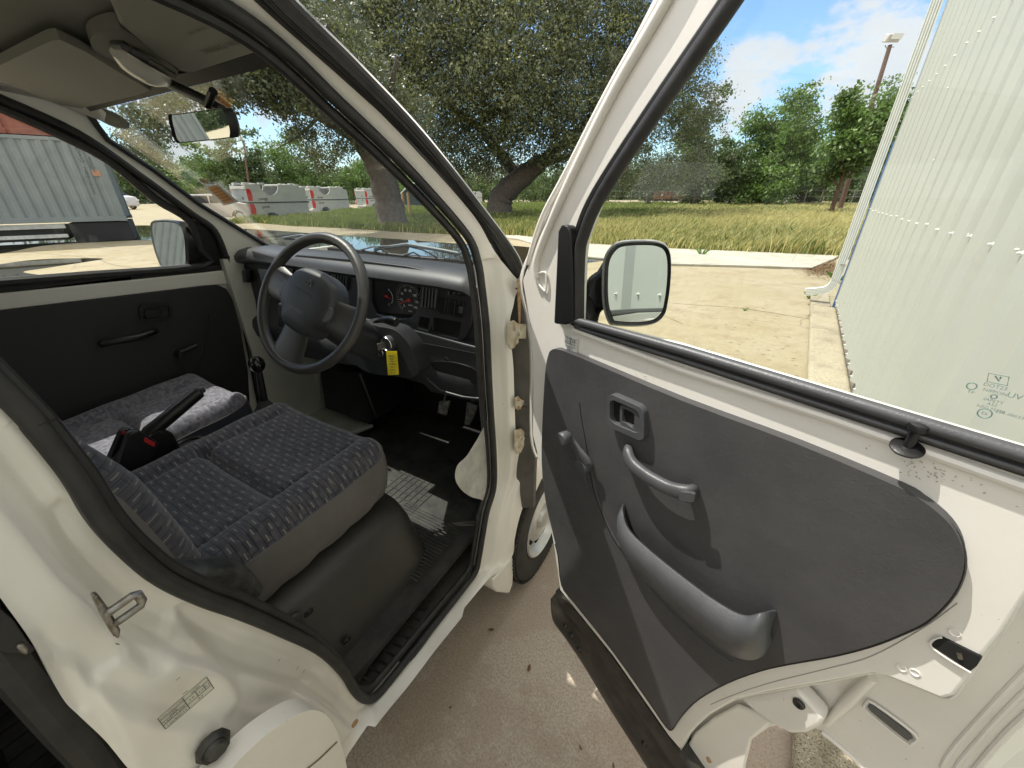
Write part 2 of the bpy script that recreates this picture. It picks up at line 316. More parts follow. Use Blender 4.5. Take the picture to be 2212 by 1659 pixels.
# ================================================================== GROUND AND SURROUNDINGS
def ground_mat(name, c1, c2, c3, agg=.5, pink=False):
    m, nt, N, L, b = newmat(name); b.inputs['Roughness'].default_value = .9; b.inputs['Specular IOR Level'].default_value = .25
    tc = N.new('ShaderNodeTexCoord'); O = tc.outputs['Object']
    def noise(s, d=5, r=.6):
        n = N.new('ShaderNodeTexNoise'); n.inputs['Scale'].default_value = s; n.inputs['Detail'].default_value = d; n.inputs['Roughness'].default_value = r; L.new(O, n.inputs['Vector']); return n.outputs['Fac']
    def rng_(v, a, bb, lo=0, hi=1):
        r = N.new('ShaderNodeMapRange'); r.inputs['From Min'].default_value = a; r.inputs['From Max'].default_value = bb; r.inputs['To Min'].default_value = lo; r.inputs['To Max'].default_value = hi; L.new(v, r.inputs['Value']); return r.outputs[0]
    def mixc(f, a, bb, mode='MIX'):
        x = N.new('ShaderNodeMix'); x.data_type = 'RGBA'; x.blend_type = mode
        if isinstance(f, float): x.inputs[0].default_value = f
        else: L.new(f, x.inputs[0])
        for i, q in ((6, a), (7, bb)):
            if isinstance(q, tuple): x.inputs[i].default_value = (*q, 1)
            else: L.new(q, x.inputs[i])
        return x.outputs[2]
    c = mixc(rng_(noise(.55, 6), .38, .62), c1, c2)
    c = mixc(rng_(noise(2.3, 8, .7), .50, .70), c, c3)
    c = mixc(rng_(noise(9, 8, .75), .45, .8, 0, .55), c, tuple(x*.62 for x in c1))
    c = mixc(rng_(noise(210, 2, .5), .52, .62, 0, agg), c, tuple(x*.40 for x in c3))
    c = mixc(rng_(noise(150, 2, .5), .60, .68, 0, agg*.7), c, (.72, .66, .55))
    v = N.new('ShaderNodeTexVoronoi'); v.feature = 'DISTANCE_TO_EDGE'; v.inputs['Scale'].default_value = .42
    wn = N.new('ShaderNodeTexNoise'); wn.inputs['Scale'].default_value = 3; wn.inputs['Detail'].default_value = 8; L.new(O, wn.inputs['Vector'])
    wm = N.new('ShaderNodeMix'); wm.data_type = 'VECTOR'; wm.inputs[0].default_value = .18; L.new(O, wm.inputs[4]); L.new(wn.outputs['Color'], wm.inputs[5]); L.new(wm.outputs[1], v.inputs['Vector'])
    c = mixc(rng_(v.outputs['Distance'], .0, .006, .55, 0), c, (.16, .13, .09))
    if pink:      # exposed aggregate around the van, with the pinkish tone of the shade painted in
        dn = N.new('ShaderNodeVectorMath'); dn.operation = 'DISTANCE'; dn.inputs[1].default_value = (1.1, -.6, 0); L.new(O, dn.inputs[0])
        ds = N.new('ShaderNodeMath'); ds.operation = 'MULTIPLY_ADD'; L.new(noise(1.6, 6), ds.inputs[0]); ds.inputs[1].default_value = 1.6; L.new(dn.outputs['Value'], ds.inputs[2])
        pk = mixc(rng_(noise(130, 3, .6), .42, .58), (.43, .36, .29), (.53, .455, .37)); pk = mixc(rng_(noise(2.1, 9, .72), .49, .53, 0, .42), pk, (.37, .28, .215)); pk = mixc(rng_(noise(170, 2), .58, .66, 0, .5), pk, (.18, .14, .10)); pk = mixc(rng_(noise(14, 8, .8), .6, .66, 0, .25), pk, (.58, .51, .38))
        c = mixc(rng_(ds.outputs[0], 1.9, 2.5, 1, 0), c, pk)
    L.new(c, b.inputs['Base Color'])
    u = N.new('ShaderNodeBump'); u.inputs['Strength'].default_value = .5; u.inputs['Distance'].default_value = .004; L.new(noise(140, 4), u.inputs['Height']); L.new(u.outputs[0], b.inputs['Normal'])
    return m
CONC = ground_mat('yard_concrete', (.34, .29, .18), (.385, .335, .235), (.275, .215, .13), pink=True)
CONCP = ground_mat('pale_concrete', (.42, .40, .33), (.47, .45, .39), (.33, .31, .24), .25)
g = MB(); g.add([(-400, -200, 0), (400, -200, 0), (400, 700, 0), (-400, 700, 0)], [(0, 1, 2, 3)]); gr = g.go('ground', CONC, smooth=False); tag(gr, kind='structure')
def gpoly(px, z): return [AZ(u, v, 0)+np.array([0, 0, z]) for u, v in px]
# walkway slab along the grass
wk = [(1060, 511), (1120, 519), (1250, 556), (1440, 574), (1600, 578), (1752, 583), (1800, 563), (1812, 556), (1450, 540), (1280, 530), (1120, 511)]
tag(MB().prism(gpoly(wk, .002), (0, 0, .05)).go('walkway', CONCP, smooth=False, bevel=.015), kind='structure')
# wet stained patch beside the van and a joint in the yard slab
WATER = M('puddle_water', (.035, .030, .018), .03, spec=.6, bump=.02, bscale=3)
def puddle(px, name='puddle'):
    tag(MB().flat([p for p in spl(gpoly(px, .004), 5, True)]).go(name, WATER, smooth=False), kind='structure')
puddle([(-60, 548), (93, 531), (200, 521), (296, 519), (400, 522), (520, 545), (700, 590), (900, 600), (1110, 598), (1240, 572), (1308, 562), (1312, 552), (1255, 546), (1110, 531), (1000, 527), (850, 516), (700, 506), (590, 498), (480, 492), (330, 487), (200, 489), (-60, 492)])
puddle([(-60, 580), (0, 571), (69, 562), (139, 558.6), (222, 558.6), (185, 566), (100, 579), (50, 588), (115, 600), (0, 611), (-60, 618)])
# joint lines in the concrete
JNT = M('joint_dirt', (.11, .085, .055), .95, col2=(.22, .17, .11), vscale=30)
def joint(px, wd=.012):
    P = gpoly(px, .003); V = []; 
    P = spl(P, 8)
    for i, p in enumerate(P):
        t = P[min(i+1, len(P)-1)]-P[max(i-1, 0)]; n = np.array([-t[1], t[0], 0]); n /= np.linalg.norm(n); k = wd*(.5+random.random()); V += [p+n*k*.5, p-n*k*.5]
    tag(mk('joint', V, [(2*i, 2*i+1, 2*i+3, 2*i+2) for i in range(len(P)-1)], JNT, smooth=False), kind='structure')
joint([(1400, 648), (1475, 657), (1600, 666), (1757, 691)]); joint([(1757, 691), (1755, 740), (1752, 800), (1757, 845), (1765, 1000)], .022); joint([(1200, 600), (1330, 640), (1475, 700)], .006)
joint([(-40, 536), (180, 556), (260, 575), (420, 590)], .02); joint([(300, 430), (420, 462)], .04)

# ---- warehouse along the right
WALLM = M('pale_green_sheet_metal', (.42, .435, .39), .5, coat=.05, var=.05, vscale=3, bump=.04, bscale=60)
CURBM = ground_mat('curb_concrete', (.44, .39, .28), (.40, .35, .25), (.22, .19, .14), .8)
WD = np.array([-.0913, -.9958, 0.]); WN = np.array([-.9958, .0913, 0.]); W0 = np.array([2.518, 6.087, 0.])
def wp(t, o, z): return W0+WD*t+WN*o+np.array([0, 0, z])   # t metres towards the camera, o out from the wall
bld = thing('warehouse', (2.518, 6.087, 0), 'tall pale green corrugated metal warehouse wall with white downspout along the right', 'building')
V = []; Fc = []; pts = []; t = -.02; pit = .305
prof = [(0, .0), (.095, .0), (.135, .030), (.190, .030), (.225, 0.0)]
while t < 19:
    pts += [(t+a, b) for a, b in prof]; t += pit
b = MB(); n = len(pts)
b.add([wp(a, o, z) for z in (.13, 5.4) for a, o in pts], [(i, i+1, n+i+1, n+i) for i in range(n-1)]); b.go('wall_sheet', WALLM, bld, smooth=False, solid=.0015)
MB().prism([wp(-.03, -.01, .0), wp(19, -.01, 0), wp(19, -6, 0), wp(-.03, -6, 0)], (0, 0, .42)).go('foundation', M('foundation', (.36, .32, .26), .9, var=.3), bld, smooth=False)
MB().prism([wp(.0, -.02, .43), wp(19, -.02, .43), wp(19, -6, .43), wp(0, -6, .43)], (0, 0, 5.2)).go('inner_wall', WALLM, bld, smooth=False)
MB().box(wp(9, -3, 5.72), (20, 7, .12), np.column_stack([WD, WN, [0, 0, 1]])).go('roof', WALLM, bld, smooth=False)
SCR = M('white_screw', (.66, .68, .63), .7)
sc = MB()
def screw(t, z, o, mb, tilt=0):
    c = wp(t, o, z); ax = WN+np.array([0, tilt, tilt*.3]); mb.lathe([(0, 0), (.009, 0), (.009, .002), (.005, .003), (.005, .012), (.003, .0155), (0, .0155)], c, ax, 8)
for k in range(44):
    for z in (.17, 1.34, 2.5, 3.7): 
        jz = z+random.uniform(-.008, .008)
        screw(k*pit+.16, jz, .030, sc)
        if z == 1.34 and k % 2 == 0: screw(k*pit+.02+random.uniform(-.01, .01), jz, .0, sc)
for k in range(12): screw(random.uniform(.2, 6), random.uniform(.4, 3), .0, sc, .2)
sc.go('wall_screws', SCR, bld)['kind'] = 'stuff'
MB().prism([wp(.1, 0, 0), wp(19, 0, 0), wp(19, .30, 0), wp(.1, .30, 0)], (0, 0, .07)).go('curb', CURBM, bld, bevel=.03, seg=4)
MB().prism([wp(-1.2, .06, 0), wp(.06, .06, 0), wp(.06, .30, 0), wp(-1.2, .30, 0)], (0, 0, .06)).go('curb', CURBM, bld, bevel=.03, seg=4)
joint([(1790, 700), (1812, 703), (1820, 705)], .008)
# corner trim, blue door edge and downspout
MB().box(wp(-.05, .0, 2.75), (.035, .05, 5.3), np.column_stack([WD, WN, [0, 0, 1]])).go('corner_trim', M('grey_trim', (.30, .33, .36), .5), bld, bevel=.004)
MB().box(wp(-.09, .02, 1.05), (.03, .03, 2.1), np.column_stack([WD, WN, [0, 0, 1]])).go('blue_edge', M('blue_paint', (.06, .16, .36), .5), bld)
DSP = M('white_downspout', (.62, .64, .60), .4, var=.08, vscale=9)
def dsring(c, ax, w_=.10, d_=.095):        # fluted rectangular pipe section
    e1 = WD; e2 = np.cross(ax, e1); e2 /= np.linalg.norm(e2); o = []
    for (a0, b0, a1, b1) in ((-1, -1, 1, -1), (1, -1, 1, 1), (1, 1, -1, 1), (-1, 1, -1, -1)):
        nf = 6 if b0 == b1 else 4
        for i in range(nf*2):
            f = i/(nf*2); dd = -.0035 if (i % 2 and 0 < i) else 0
            a = a0+(a1-a0)*f; bb = b0+(b1-b0)*f; k = 1+dd/.04
            o.append(c+e1*a*w_/2*(k if a0 == a1 else 1)+e2*bb*d_/2*(k if b0 == b1 else 1))
    return o
dsx = .10; R_ = []
for z in (5.4, 3, .40): R_.append(dsring(wp(-.17, dsx, z), np.array([0, 0, -1.])))
for k in range(1, 10):
    a = math.radians(k*8.2); R_.append(dsring(wp(-.17, dsx+.15*(1-math.cos(a)), .40-.15*math.sin(a)*1.15), WN*math.sin(a)+np.array([0, 0, -math.cos(a)]), .10-(.006 if k % 2 else 0), .095-(.007 if k % 2 else 0)))
R_.append(dsring(wp(-.17, dsx+.30, .185), WN*.96+np.array([0, 0, -.28])))
MB().loft(R_, True, False).go('downspout', DSP, bld, smooth=False, solid=.002)
MB().box(wp(-.17, .08, .62), (.14, .07, .004), np.column_stack([WD, WN, [0, 0, 1]])).go('pipe_strap', STEEL, bld)
# ---- stacked shipping containers at the left
GREYC = M('grey_container_paint', (.20, .225, .225), .85, col2=(.235, .26, .26), vscale=2, bump=.05, bscale=30); ORC = M('orange_container_paint', (.60, .20, .05), .6, col2=(.46, .15, .05), vscale=3); BRC = M('rust_red_container_paint', (.30, .09, .05), .65, col2=(.2, .07, .05), vscale=3)
c0 = AZ(275, 476.5, .66); c1 = AZ(0, 484.5, .66); cdn = (c1-c0); cdn[2] = 0; cdn /= np.linalg.norm(cdn); cnn = np.array([cdn[1], -cdn[0], 0]); cnn = cnn if cnn@(CAM-c0) > 0 else -cnn
def container(name, org, Lx, H, mat, pitch, label, amp=.04):
    T = thing(name, tuple(org), label, 'container'); B = np.column_stack([cdn, cnn, [0, 0, 1]])
    def q(a, o, z): return org+cdn*a+cnn*o+np.array([0, 0, z])
    def sheet(side, L0, L1):
        pr = []; a = L0
        while a < L1-pitch: pr += [(a, 0), (a+pitch*.30, 0), (a+pitch*.5, -amp), (a+pitch*.80, -amp)]; a += pitch
        pr.append((L1, 0)); n = len(pr); return pr, n
    pr, n = sheet(0, .14, Lx-.14)
    for nm, off, sg in (('side_panel', -.02, 1), ('side_panel', -2.40, -1)):
        MB().add([q(a, off+o*sg, z) for z in (.16, H-.10) for a, o in pr], [(i, i+1, n+i+1, n+i) for i in range(n-1)]).go(nm, mat, T, smooth=False, solid=.004)
    fr = MB()
    for o in (-.06, -2.38):
        fr.box(q(Lx/2, o, .08), (Lx, .12, .16), B).box(q(Lx/2, o, H-.05), (Lx, .1, .1), B)
        for a in (.08, Lx-.08): fr.box(q(a, o, H/2), (.16, .13, H-.2), B)
    fr.go('frame', mat, T, bevel=.01)
    MB().box(q(Lx/2, -1.22, H-.03), (Lx-.2, 2.3, .04), B).box(q(Lx/2, -1.22, .1), (Lx-.2, 2.3, .06), B).box(q(.06, -1.22, H/2), (.05, 2.25, H-.2), B).box(q(Lx-.06, -1.22, H/2), (.05, 2.25, H-.2), B).go('shell', mat, T, smooth=False)
    for o in (-.05, -2.39):
        for a in (.08, Lx-.08):
            for z in (.06, H-.06): MB().box(q(a, o, z), (.19, .17, .13), B).go('corner_casting', mat, T, bevel=.01)
    return T, q
ct, q = container('shipping_container', c0-np.array([0, 0, .0]), 12.2, 2.45, GREYC, .28, 'grey corrugated shipping container raised on blocks beside the puddle')
cpx = lambda u, v: on(u, v, cnn, cnn@(c0-cnn*.012))
items = []
for j, ch in enumerate('MESU 2841953'):
    if ch != ' ': items.append(dict(s=ch, size=.15, pos=cpx(168+3.2*j, 322+8.6*j), ex=-cdn, ey=(0, 0, 1), lift=.01))
for j, ch in enumerate('45G1'): items.append(dict(s=ch, size=.15, pos=cpx(193+3.4*j, 343+8.6*j), ex=-cdn, ey=(0, 0, 1), lift=.01))
merge_text(items, INK, ct)
MB().box(cpx(208, 374), (.20, .006, .17), np.column_stack([cdn, cnn, [0, 0, 1]])).go('hazard_label', M('brown_label', (.42, .22, .14), .6), ct)
oc, q2 = container('orange_container', c0+cdn*2.2+cnn*-.25+np.array([0, 0, 2.50]), 6.1, 2.5, ORC, 1.1, 'orange ribbed container stacked on the grey container', .09)
rc, q3 = container('steel_bin', c0+cdn*.15+cnn*-.35+np.array([0, 0, 2.50]), 1.95, 2.4, BRC, .45, 'small rust red steel bin beside the orange container on top of the grey one', .05)
# what the grey container stands on
blk = MB().box(c0+cdn*.75+cnn*-1.2+np.array([0, 0, -.34]), (1.5, 2.3, .62), np.column_stack([cdn, cnn, [0, 0, 1]])).go('support_block', M('black_timber', (.012, .012, .014), .7), bevel=.02); tag(blk, 'black support block under the corner of the grey container', 'block')
rl = thing('steel_beams', tuple(c0+cdn*5), 'long pale steel beams lying under the grey container', 'beam')
Bm = np.column_stack([cdn, cnn, [0, 0, 1]]); LG = M('pale_steel', (.62, .62, .58), .5, var=.4, vscale=4)
MB().box(c0+cdn*6.7+cnn*-.15+np.array([0, 0, -.11]), (10.2, .1, .14), Bm).go('beam', LG, rl); MB().box(c0+cdn*6.7+cnn*.05+np.array([0, 0, -.40]), (10.2, .14, .10), Bm).go('beam', LG, rl)
MB().box(c0+cdn*6.7+cnn*-1.2+np.array([0, 0, -.34]), (10, 1.9, .42), Bm).go('deck', M('dark_steel', (.02, .02, .022), .6), rl)

# ---- foliage
def leafmat(name, c1, c2, spec=.4, rough=.5, tr=.25):
    m, nt, N, L, b = newmat(name); b.inputs['Roughness'].default_value = rough; b.inputs['Specular IOR Level'].default_value = spec
    gg = N.new('ShaderNodeNewGeometry'); x = N.new('ShaderNodeMix'); x.data_type = 'RGBA'; x.inputs[6].default_value = (*c1, 1); x.inputs[7].default_value = (*c2, 1); L.new(gg.outputs['Random Per Island'], x.inputs[0]); L.new(x.outputs[2], b.inputs['Base Color'])
    t = N.new('ShaderNodeBsdfTranslucent'); hs = N.new('ShaderNodeHueSaturation'); hs.inputs['Value'].default_value = 1.6; hs.inputs['Saturation'].default_value = 1.1; L.new(x.outputs[2], hs.inputs['Color']); L.new(hs.outputs[0], t.inputs[0])
    ms = N.new('ShaderNodeMixShader'); ms.inputs[0].default_value = tr; o = N['Material Output']; L.new(b.outputs[0], ms.inputs[1]); L.new(t.outputs[0], ms.inputs[2]); L.new(ms.outputs[0], o.inputs[0]); return m
BARK = M('oak_bark', (.085, .07, .058), .95, col2=(.14, .12, .10), vscale=6, bump=1., bscale=25); BARKB = M('brown_trunk', (.13, .075, .05), .95, col2=(.09, .05, .04), vscale=5, bump=.8, bscale=20)
OAKL = leafmat('live_oak_leaf', (.066, .084, .040), (.145, .158, .090), .6, .45, .18); OAKL2 = leafmat('live_oak_yellow_leaf', (.125, .15, .05), (.21, .22, .095), .5, .45, .3)
GRNL = leafmat('bright_green_leaf', (.095, .165, .04), (.17, .26, .07), .4, .5, .3); MIDL = leafmat('mid_green_leaf', (.08, .125, .04), (.14, .195, .07), .4, .5, .25); DRKL = leafmat('dark_leaf', (.045, .075, .028), (.085, .12, .045), .4, .5, .2)
def fastmesh(name, V, n_per, mats, parent, midx=None):
    n = len(V); me = bpy.data.meshes.new(name); nf = n//n_per
    me.vertices.add(n); me.vertices.foreach_set('co', np.asarray(V, np.float32).ravel()); me.loops.add(n); me.loops.foreach_set('vertex_index', np.arange(n, dtype=np.int32))
    me.polygons.add(nf); me.polygons.foreach_set('loop_start', np.arange(0, n, n_per, dtype=np.int32)); me.polygons.foreach_set('loop_total', np.full(nf, n_per, np.int32))
    for m in mats: me.materials.append(m)
    if midx is not None: me.polygons.foreach_set('material_index', midx.astype(np.int32))
    me.update(calc_edges=True); o = bpy.data.objects.new(name, me); C.objects.link(o)
    if parent is not None: ident(o, parent)
    return o
def leaf_quads(P, size, flat=.3):
    n = len(P); a = rng.normal(size=(n, 3)); a /= np.linalg.norm(a, axis=1)[:, None]; c = rng.normal(size=(n, 3)); c[:, 2] += flat; b = np.cross(a, c); b /= np.linalg.norm(b, axis=1)[:, None]
    s = size*rng.uniform(.6, 1.35, (n, 1)); A = a*s; B = b*s*.5
    return np.stack([P-A, P+B-A*.1, P+A, P-B-A*.1], 1).reshape(-1, 3)
def crown(name, blobs, nl, size, mats, parent, clump=.5, hollow=.55, mixp=None):
    """blobs: (centre, radii) ellipsoids; leaves gather in twig clumps spread through their volume"""
    vol = np.array([r[0]*r[1]*r[2] for c, r in blobs])**.67; vol /= vol.sum(); P = []; mi = []
    per = 36
    for (c, r), v in zip(blobs, vol):
        k = max(6, int(nl*v/per)); d = rng.normal(size=(k, 3)); d /= np.linalg.norm(d, axis=1)[:, None]; rad = (hollow+(1-hollow)*rng.random((k, 1)))**(1/1.3)
        cc = np.array(c)+d*rad*np.array(r)*(1+.16*rng.normal(size=(k, 1)))
        cs = clump*rng.uniform(.5, 1.3, (k, 1, 1)); pp = cc[:, None, :]+rng.normal(size=(k, per, 3))*cs*np.array([1, 1, .6])*.5
        P.append(pp.reshape(-1, 3)); m_ = rng.random(k) < (mixp or 0); mi.append(np.repeat(m_, per))
    P = np.concatenate(P); mi = np.concatenate(mi); return fastmesh(name, leaf_quads(P, size), 4, mats, parent, mi if len(mats) > 1 else None)
def limb(mb, pts, r0, r1, n=10, rough=.08):
    pp = spl(pts, 5); m = len(pp); rr_ = [r0+(r1-r0)*(i/(m-1))**.8 for i in range(m)]; rr_ = [x*(1+random.uniform(-rough, rough)) for x in rr_]; mb.tube(pp, rr_, n)
def px3(u, v, D):                                  # a point on the line of sight, D metres along the ground from the camera
    r = ray(u, v); return CAM+r*(D/math.hypot(r[0], r[1]))
def dist(p): return math.hypot(p[0]-CAM[0], p[1]-CAM[1])
# two old live oaks
b1 = AZ(1078, 456, .35); b1[2] = 0; D1 = dist(b1); b2 = AZ(850, 474, .35); b2[2] = 0; D2 = dist(b2)
k1 = D1/30.; k2 = D2/30.
o1 = thing('live_oak', tuple(b1), 'big live oak with short trunk leaning right beyond the windscreen pillar', 'tree')
tr = MB(); limb(tr, [b1+np.array([0, 0, -.1]), px3(1085, 425, D1), px3(1125, 385, D1-.5), px3(1170, 350, D1-1)], 1.0*k1, .55*k1, 14)
limb(tr, [px3(1125, 390, D1), px3(1080, 330, D1+1), px3(1040, 270, D1+1), px3(1110, 215, D1-1)], .45*k1, .2*k1); limb(tr, [px3(1165, 352, D1-1), px3(1230, 300, D1-2), px3(1290, 230, D1-3), px3(1330, 100, D1-4)], .4*k1, .12*k1)
limb(tr, [px3(1070, 240, D1), px3(1120, 210, D1-2), px3(1170, 205, D1-3)], .28*k1, .1*k1); limb(tr, [px3(1085, 300, D1), px3(1095, 200, D1-1), px3(1100, 60, D1-2)], .3*k1, .1*k1); limb(tr, [px3(1150, 365, D1), px3(1220, 340, D1+1), px3(1330, 300, D1+1)], .25*k1, .08*k1)
limb(tr, [px3(1040, 280, D1), px3(930, 200, D1-1), px3(800, 90, D1-2)], .25*k1, .08*k1)
tr.go('trunk', BARK, o1)
def blobs(lst): return [(px3(u, v, D), (r, r, r*a)) for u, v, D, r, a in lst]
B1 = blobs([(1000, 60, D1-2, 5.0*k1, .8), (880, 40, D1-1, 4.4*k1, .8), (1130, 80, D1-2, 5.0*k1, .8), (1270, 60, D1-2, 4.4*k1, .8), (1390, 70, D1, 3.8*k1, .8), (760, 60, D1, 4.0*k1, .8), (950, 190, D1-2, 3.6*k1, .7), (1060, 150, D1-4, 3.6*k1, .7),
    (1230, 190, D1-3, 3.6*k1, .7), (1180, 265, D1-3, 2.6*k1, .7), (1000, 300, D1-1, 2.8*k1, .7), (930, 290, D1, 2.4*k1, .7), (1080, 370, D1+3, 2.0*k1, .5), (1330, 190, D1, 3.4*k1, .8), (1420, 200, D1+2, 3.2*k1, .8), (1350, 300, D1+1, 2.4*k1, .7), (1290, 330, D1+1, 1.9*k1, .7),
    (870, 170, D1, 3.2*k1, .7), (1000, -90, D1, 6*k1, .8), (1250, -90, D1, 6*k1, .8), (760, -90, D1, 5.5*k1, .8), (1470, 150, D1+3, 2.6*k1, .8), (1490, 260, D1+5, 2.6*k1, .8), (1490, 360, D1+6, 2.4*k1, .7), (1420, 380, D1+5, 2.*k1, .7), (960, 385, D1+4, 1.8*k1, .6),
    (1120, 290, D1-3, 2.4*k1, .7), (1040, 235, D1-3, 2.6*k1, .7), (1250, 290, D1-4, 2.2*k1, .8), (1210, 335, D1-3, 1.7*k1, .7), (1000, 350, D1-1, 2.0*k1, .7), (1280, 380, D1+3, 1.6*k1, .6), (1330, 385, D1+4, 1.8*k1, .6), (1060, 330, D1-2, 1.6*k1, .7), (900, 330, D1, 2.0*k1, .7), (1140, 200, D1-5, 2.6*k1, .7), (1330, 250, D1-2, 2.6*k1, .7)])
crown('foliage', B1, 300000, .080*k1, [OAKL, OAKL2], o1, clump=.8*k1, hollow=.2, mixp=.38)
o2 = thing('live_oak', tuple(b2), 'live oak with thick grey trunk rising leftwards seen through the windscreen', 'tree')
tr = MB(); limb(tr, [b2+np.array([0, 0, -.1]), px3(838, 430, D2), px3(815, 350, D2), px3(775, 290, D2-.5), px3(735, 262, D2-1)], 1.05*k2, .62*k2, 14)
limb(tr, [px3(760, 280, D2-.5), px3(700, 250, D2-1.5), px3(640, 215, D2-2.5), px3(590, 150, D2-4)], .55*k2, .3*k2); limb(tr, [px3(640, 215, D2-2.5), px3(560, 180, D2-4), px3(470, 160, D2-5)], .22*k2, .05*k2); limb(tr, [px3(740, 265, D2-1), px3(790, 300, D2-1), px3(850, 340, D2)], .3*k2, .06*k2)
limb(tr, [px3(800, 320, D2), px3(830, 240, D2), px3(860, 120, D2-1)], .4*k2, .1*k2); limb(tr, [px3(690, 250, D2-2), px3(650, 290, D2-3), px3(600, 320, D2-3)], .12*k2, .02*k2)
tr.go('trunk', BARK, o2)
B2 = blobs([(600, 40, D2-4, 3.8*k2, .8), (500, 70, D2-5, 3.4*k2, .7), (700, 120, D2-2, 3.2*k2, .7), (640, 190, D2-5, 2.1*k2, .6), (560, 150, D2-5, 2.2*k2, .6), (470, 190, D2-5, 1.6*k2, .6), (400, 170, D2-6, 2.0*k2, .6), (330, 210, D2-5, 1.4*k2, .6), (800, 200, D2, 2.6*k2, .7), (745, 300, D2-1, 1.5*k2, .7), (690, 330, D2, 1.3*k2, .8),
    (620, 230, D2-4, 1.0*k2, .7), (650, 290, D2-3, 1.0*k2, .7), (880, 250, D2, 2.2*k2, .7), (870, 350, D2+3, 1.6*k2, .6), (320, 270, D2+2, 1.3*k2, .7), (300, 300, D2+4, 1.6*k2, .8)])
crown('foliage', B2, 80000, .082*k2, [OAKL, OAKL2], o2, clump=.6*k2, hollow=.3, mixp=.15)
def tree(u, vb, vt, wpx, mats, label, nl=9000, D=None, shape=1., bark=BARK, cat='tree', group=None, name='tree', lean=0, low=.18):
    p = AZ(u, vb, .35) if D is None else px3(u, vb, D); p[2] = 0; Dd = dist(p); top = px3(u, vt, Dd)[2]; fwd = abs((p-CAM)@_H); R = wpx/2*fwd/F_PX*1.12; Hh = top*1.03
    T = thing(name, tuple(p), label, cat, group); t = MB(); limb(t, [p, p+np.array([lean*.3, 0, Hh*.3]), p+np.array([lean, 0, Hh*.7])], max(.09, R*.07), .05, 8)
    for k in range(5):
        a = k*1.25+u; z = Hh*(.25+.1*k); limb(t, [p+np.array([0, 0, z]), p+np.array([math.cos(a)*R*.6, math.sin(a)*R*.6, z+R*.5])], .07, .02, 6)
    t.go('trunk', bark, T); bl = []
    rs = random.Random(u)
    for k in range(13):
        f = (k+.5)/13; z = Hh*(low+(1-low-.06)*f); rad = R*(1-abs(f-.42)*1.15*shape)*.62; a = rs.uniform(0, 6.28)
        bl.append((p+np.array([math.cos(a)*(R-rad)*.75+lean*f, math.sin(a)*(R-rad)*.75, z]), (rad*rs.uniform(.75, 1.1), rad, max(rad*.7, Hh*.07))))
    crown('crown', bl, nl, .10+.0012*Dd, mats, T, clump=R*.16+.2, hollow=.2, mixp=.4); return T
tree(1645, 441, 222, 165, [GRNL, MIDL], 'bright green dense rounded tree in the middle of the far tree line', 34000, shape=.7, low=.06)
tree(1575, 441, 290, 95, [MIDL, DRKL], 'small dark tree just left of the bright green rounded tree', 9000, low=.05)
tree(1500, 441, 200, 130, [OAKL, MIDL], 'tall grey green tree left of the bright green rounded tree', 14000, low=.05)
tree(1730, 440, 300, 80, [DRKL, MIDL], 'low dark tree right of the bright green rounded tree', 8000, low=.05)
tree(1800, 443, 205, 130, [MIDL, GRNL], 'tall spreading tree in front of the wooden light pole', 24000, D=dist(AZ(1814, 452, .35))-5, bark=BARKB, low=.34)
tree(1895, 441, 170, 170, [MIDL, GRNL], 'tall tree showing just left of the warehouse downspout', 16000, low=.2)
tree(1960, 441, 230, 160, [DRKL, MIDL], 'dark tree half hidden behind the warehouse downspout', 9000, low=.1)
FG = 'trees of the far tree line'
for (u, vt, wd, ms, lb, dd) in ((1300, 330, 120, [DRKL, MIDL], 'dark tree behind the open door window at its left edge', 75), (1400, 310, 130, [DRKL, OAKL], 'dark tree behind the wiper reflection in the far tree line', 78), (1690, 330, 120, [DRKL, DRKL], 'dark tree behind the gap right of the bright green tree', 80), (1850, 330, 120, [DRKL, MIDL], 'dark tree behind the wooden light pole', 82),
    (470, 310, 110, [GRNL, MIDL], 'bright green tree below the interior mirror', 70), (395, 300, 110, [MIDL, GRNL], 'mid green tree left of the interior mirror', 75), (545, 280, 90, [MIDL, DRKL], 'dark green tree by the thin far light pole', 66), (620, 275, 120, [GRNL, MIDL], 'light green tree above the overturned vans', 70), (700, 330, 110, [MIDL, GRNL], 'green tree behind the second overturned van', 72), (300, 345, 120, [MIDL, DRKL], 'tree beyond the right end of the grey container', 95), (790, 350, 120, [GRNL, MIDL], 'green tree behind the leaning oak trunk', 75),
    (910, 370, 120, [MIDL, GRNL], 'tree behind the slate blue panel', 75), (1150, 365, 150, [MIDL, DRKL], 'tree behind the right side of the short oak trunk', 78), (1235, 360, 110, [DRKL, MIDL], 'tree behind the narrow gap beside the open door', 80), (230, 360, 90, [DRKL, MIDL], 'tree behind the grey container top corner', 100), (1020, 372, 120, [MIDL, DRKL], 'tree behind the small overturned van', 80)):
    tree(u, 436, vt, wd, ms, lb, 7000, D=dd, group=FG, low=.02)
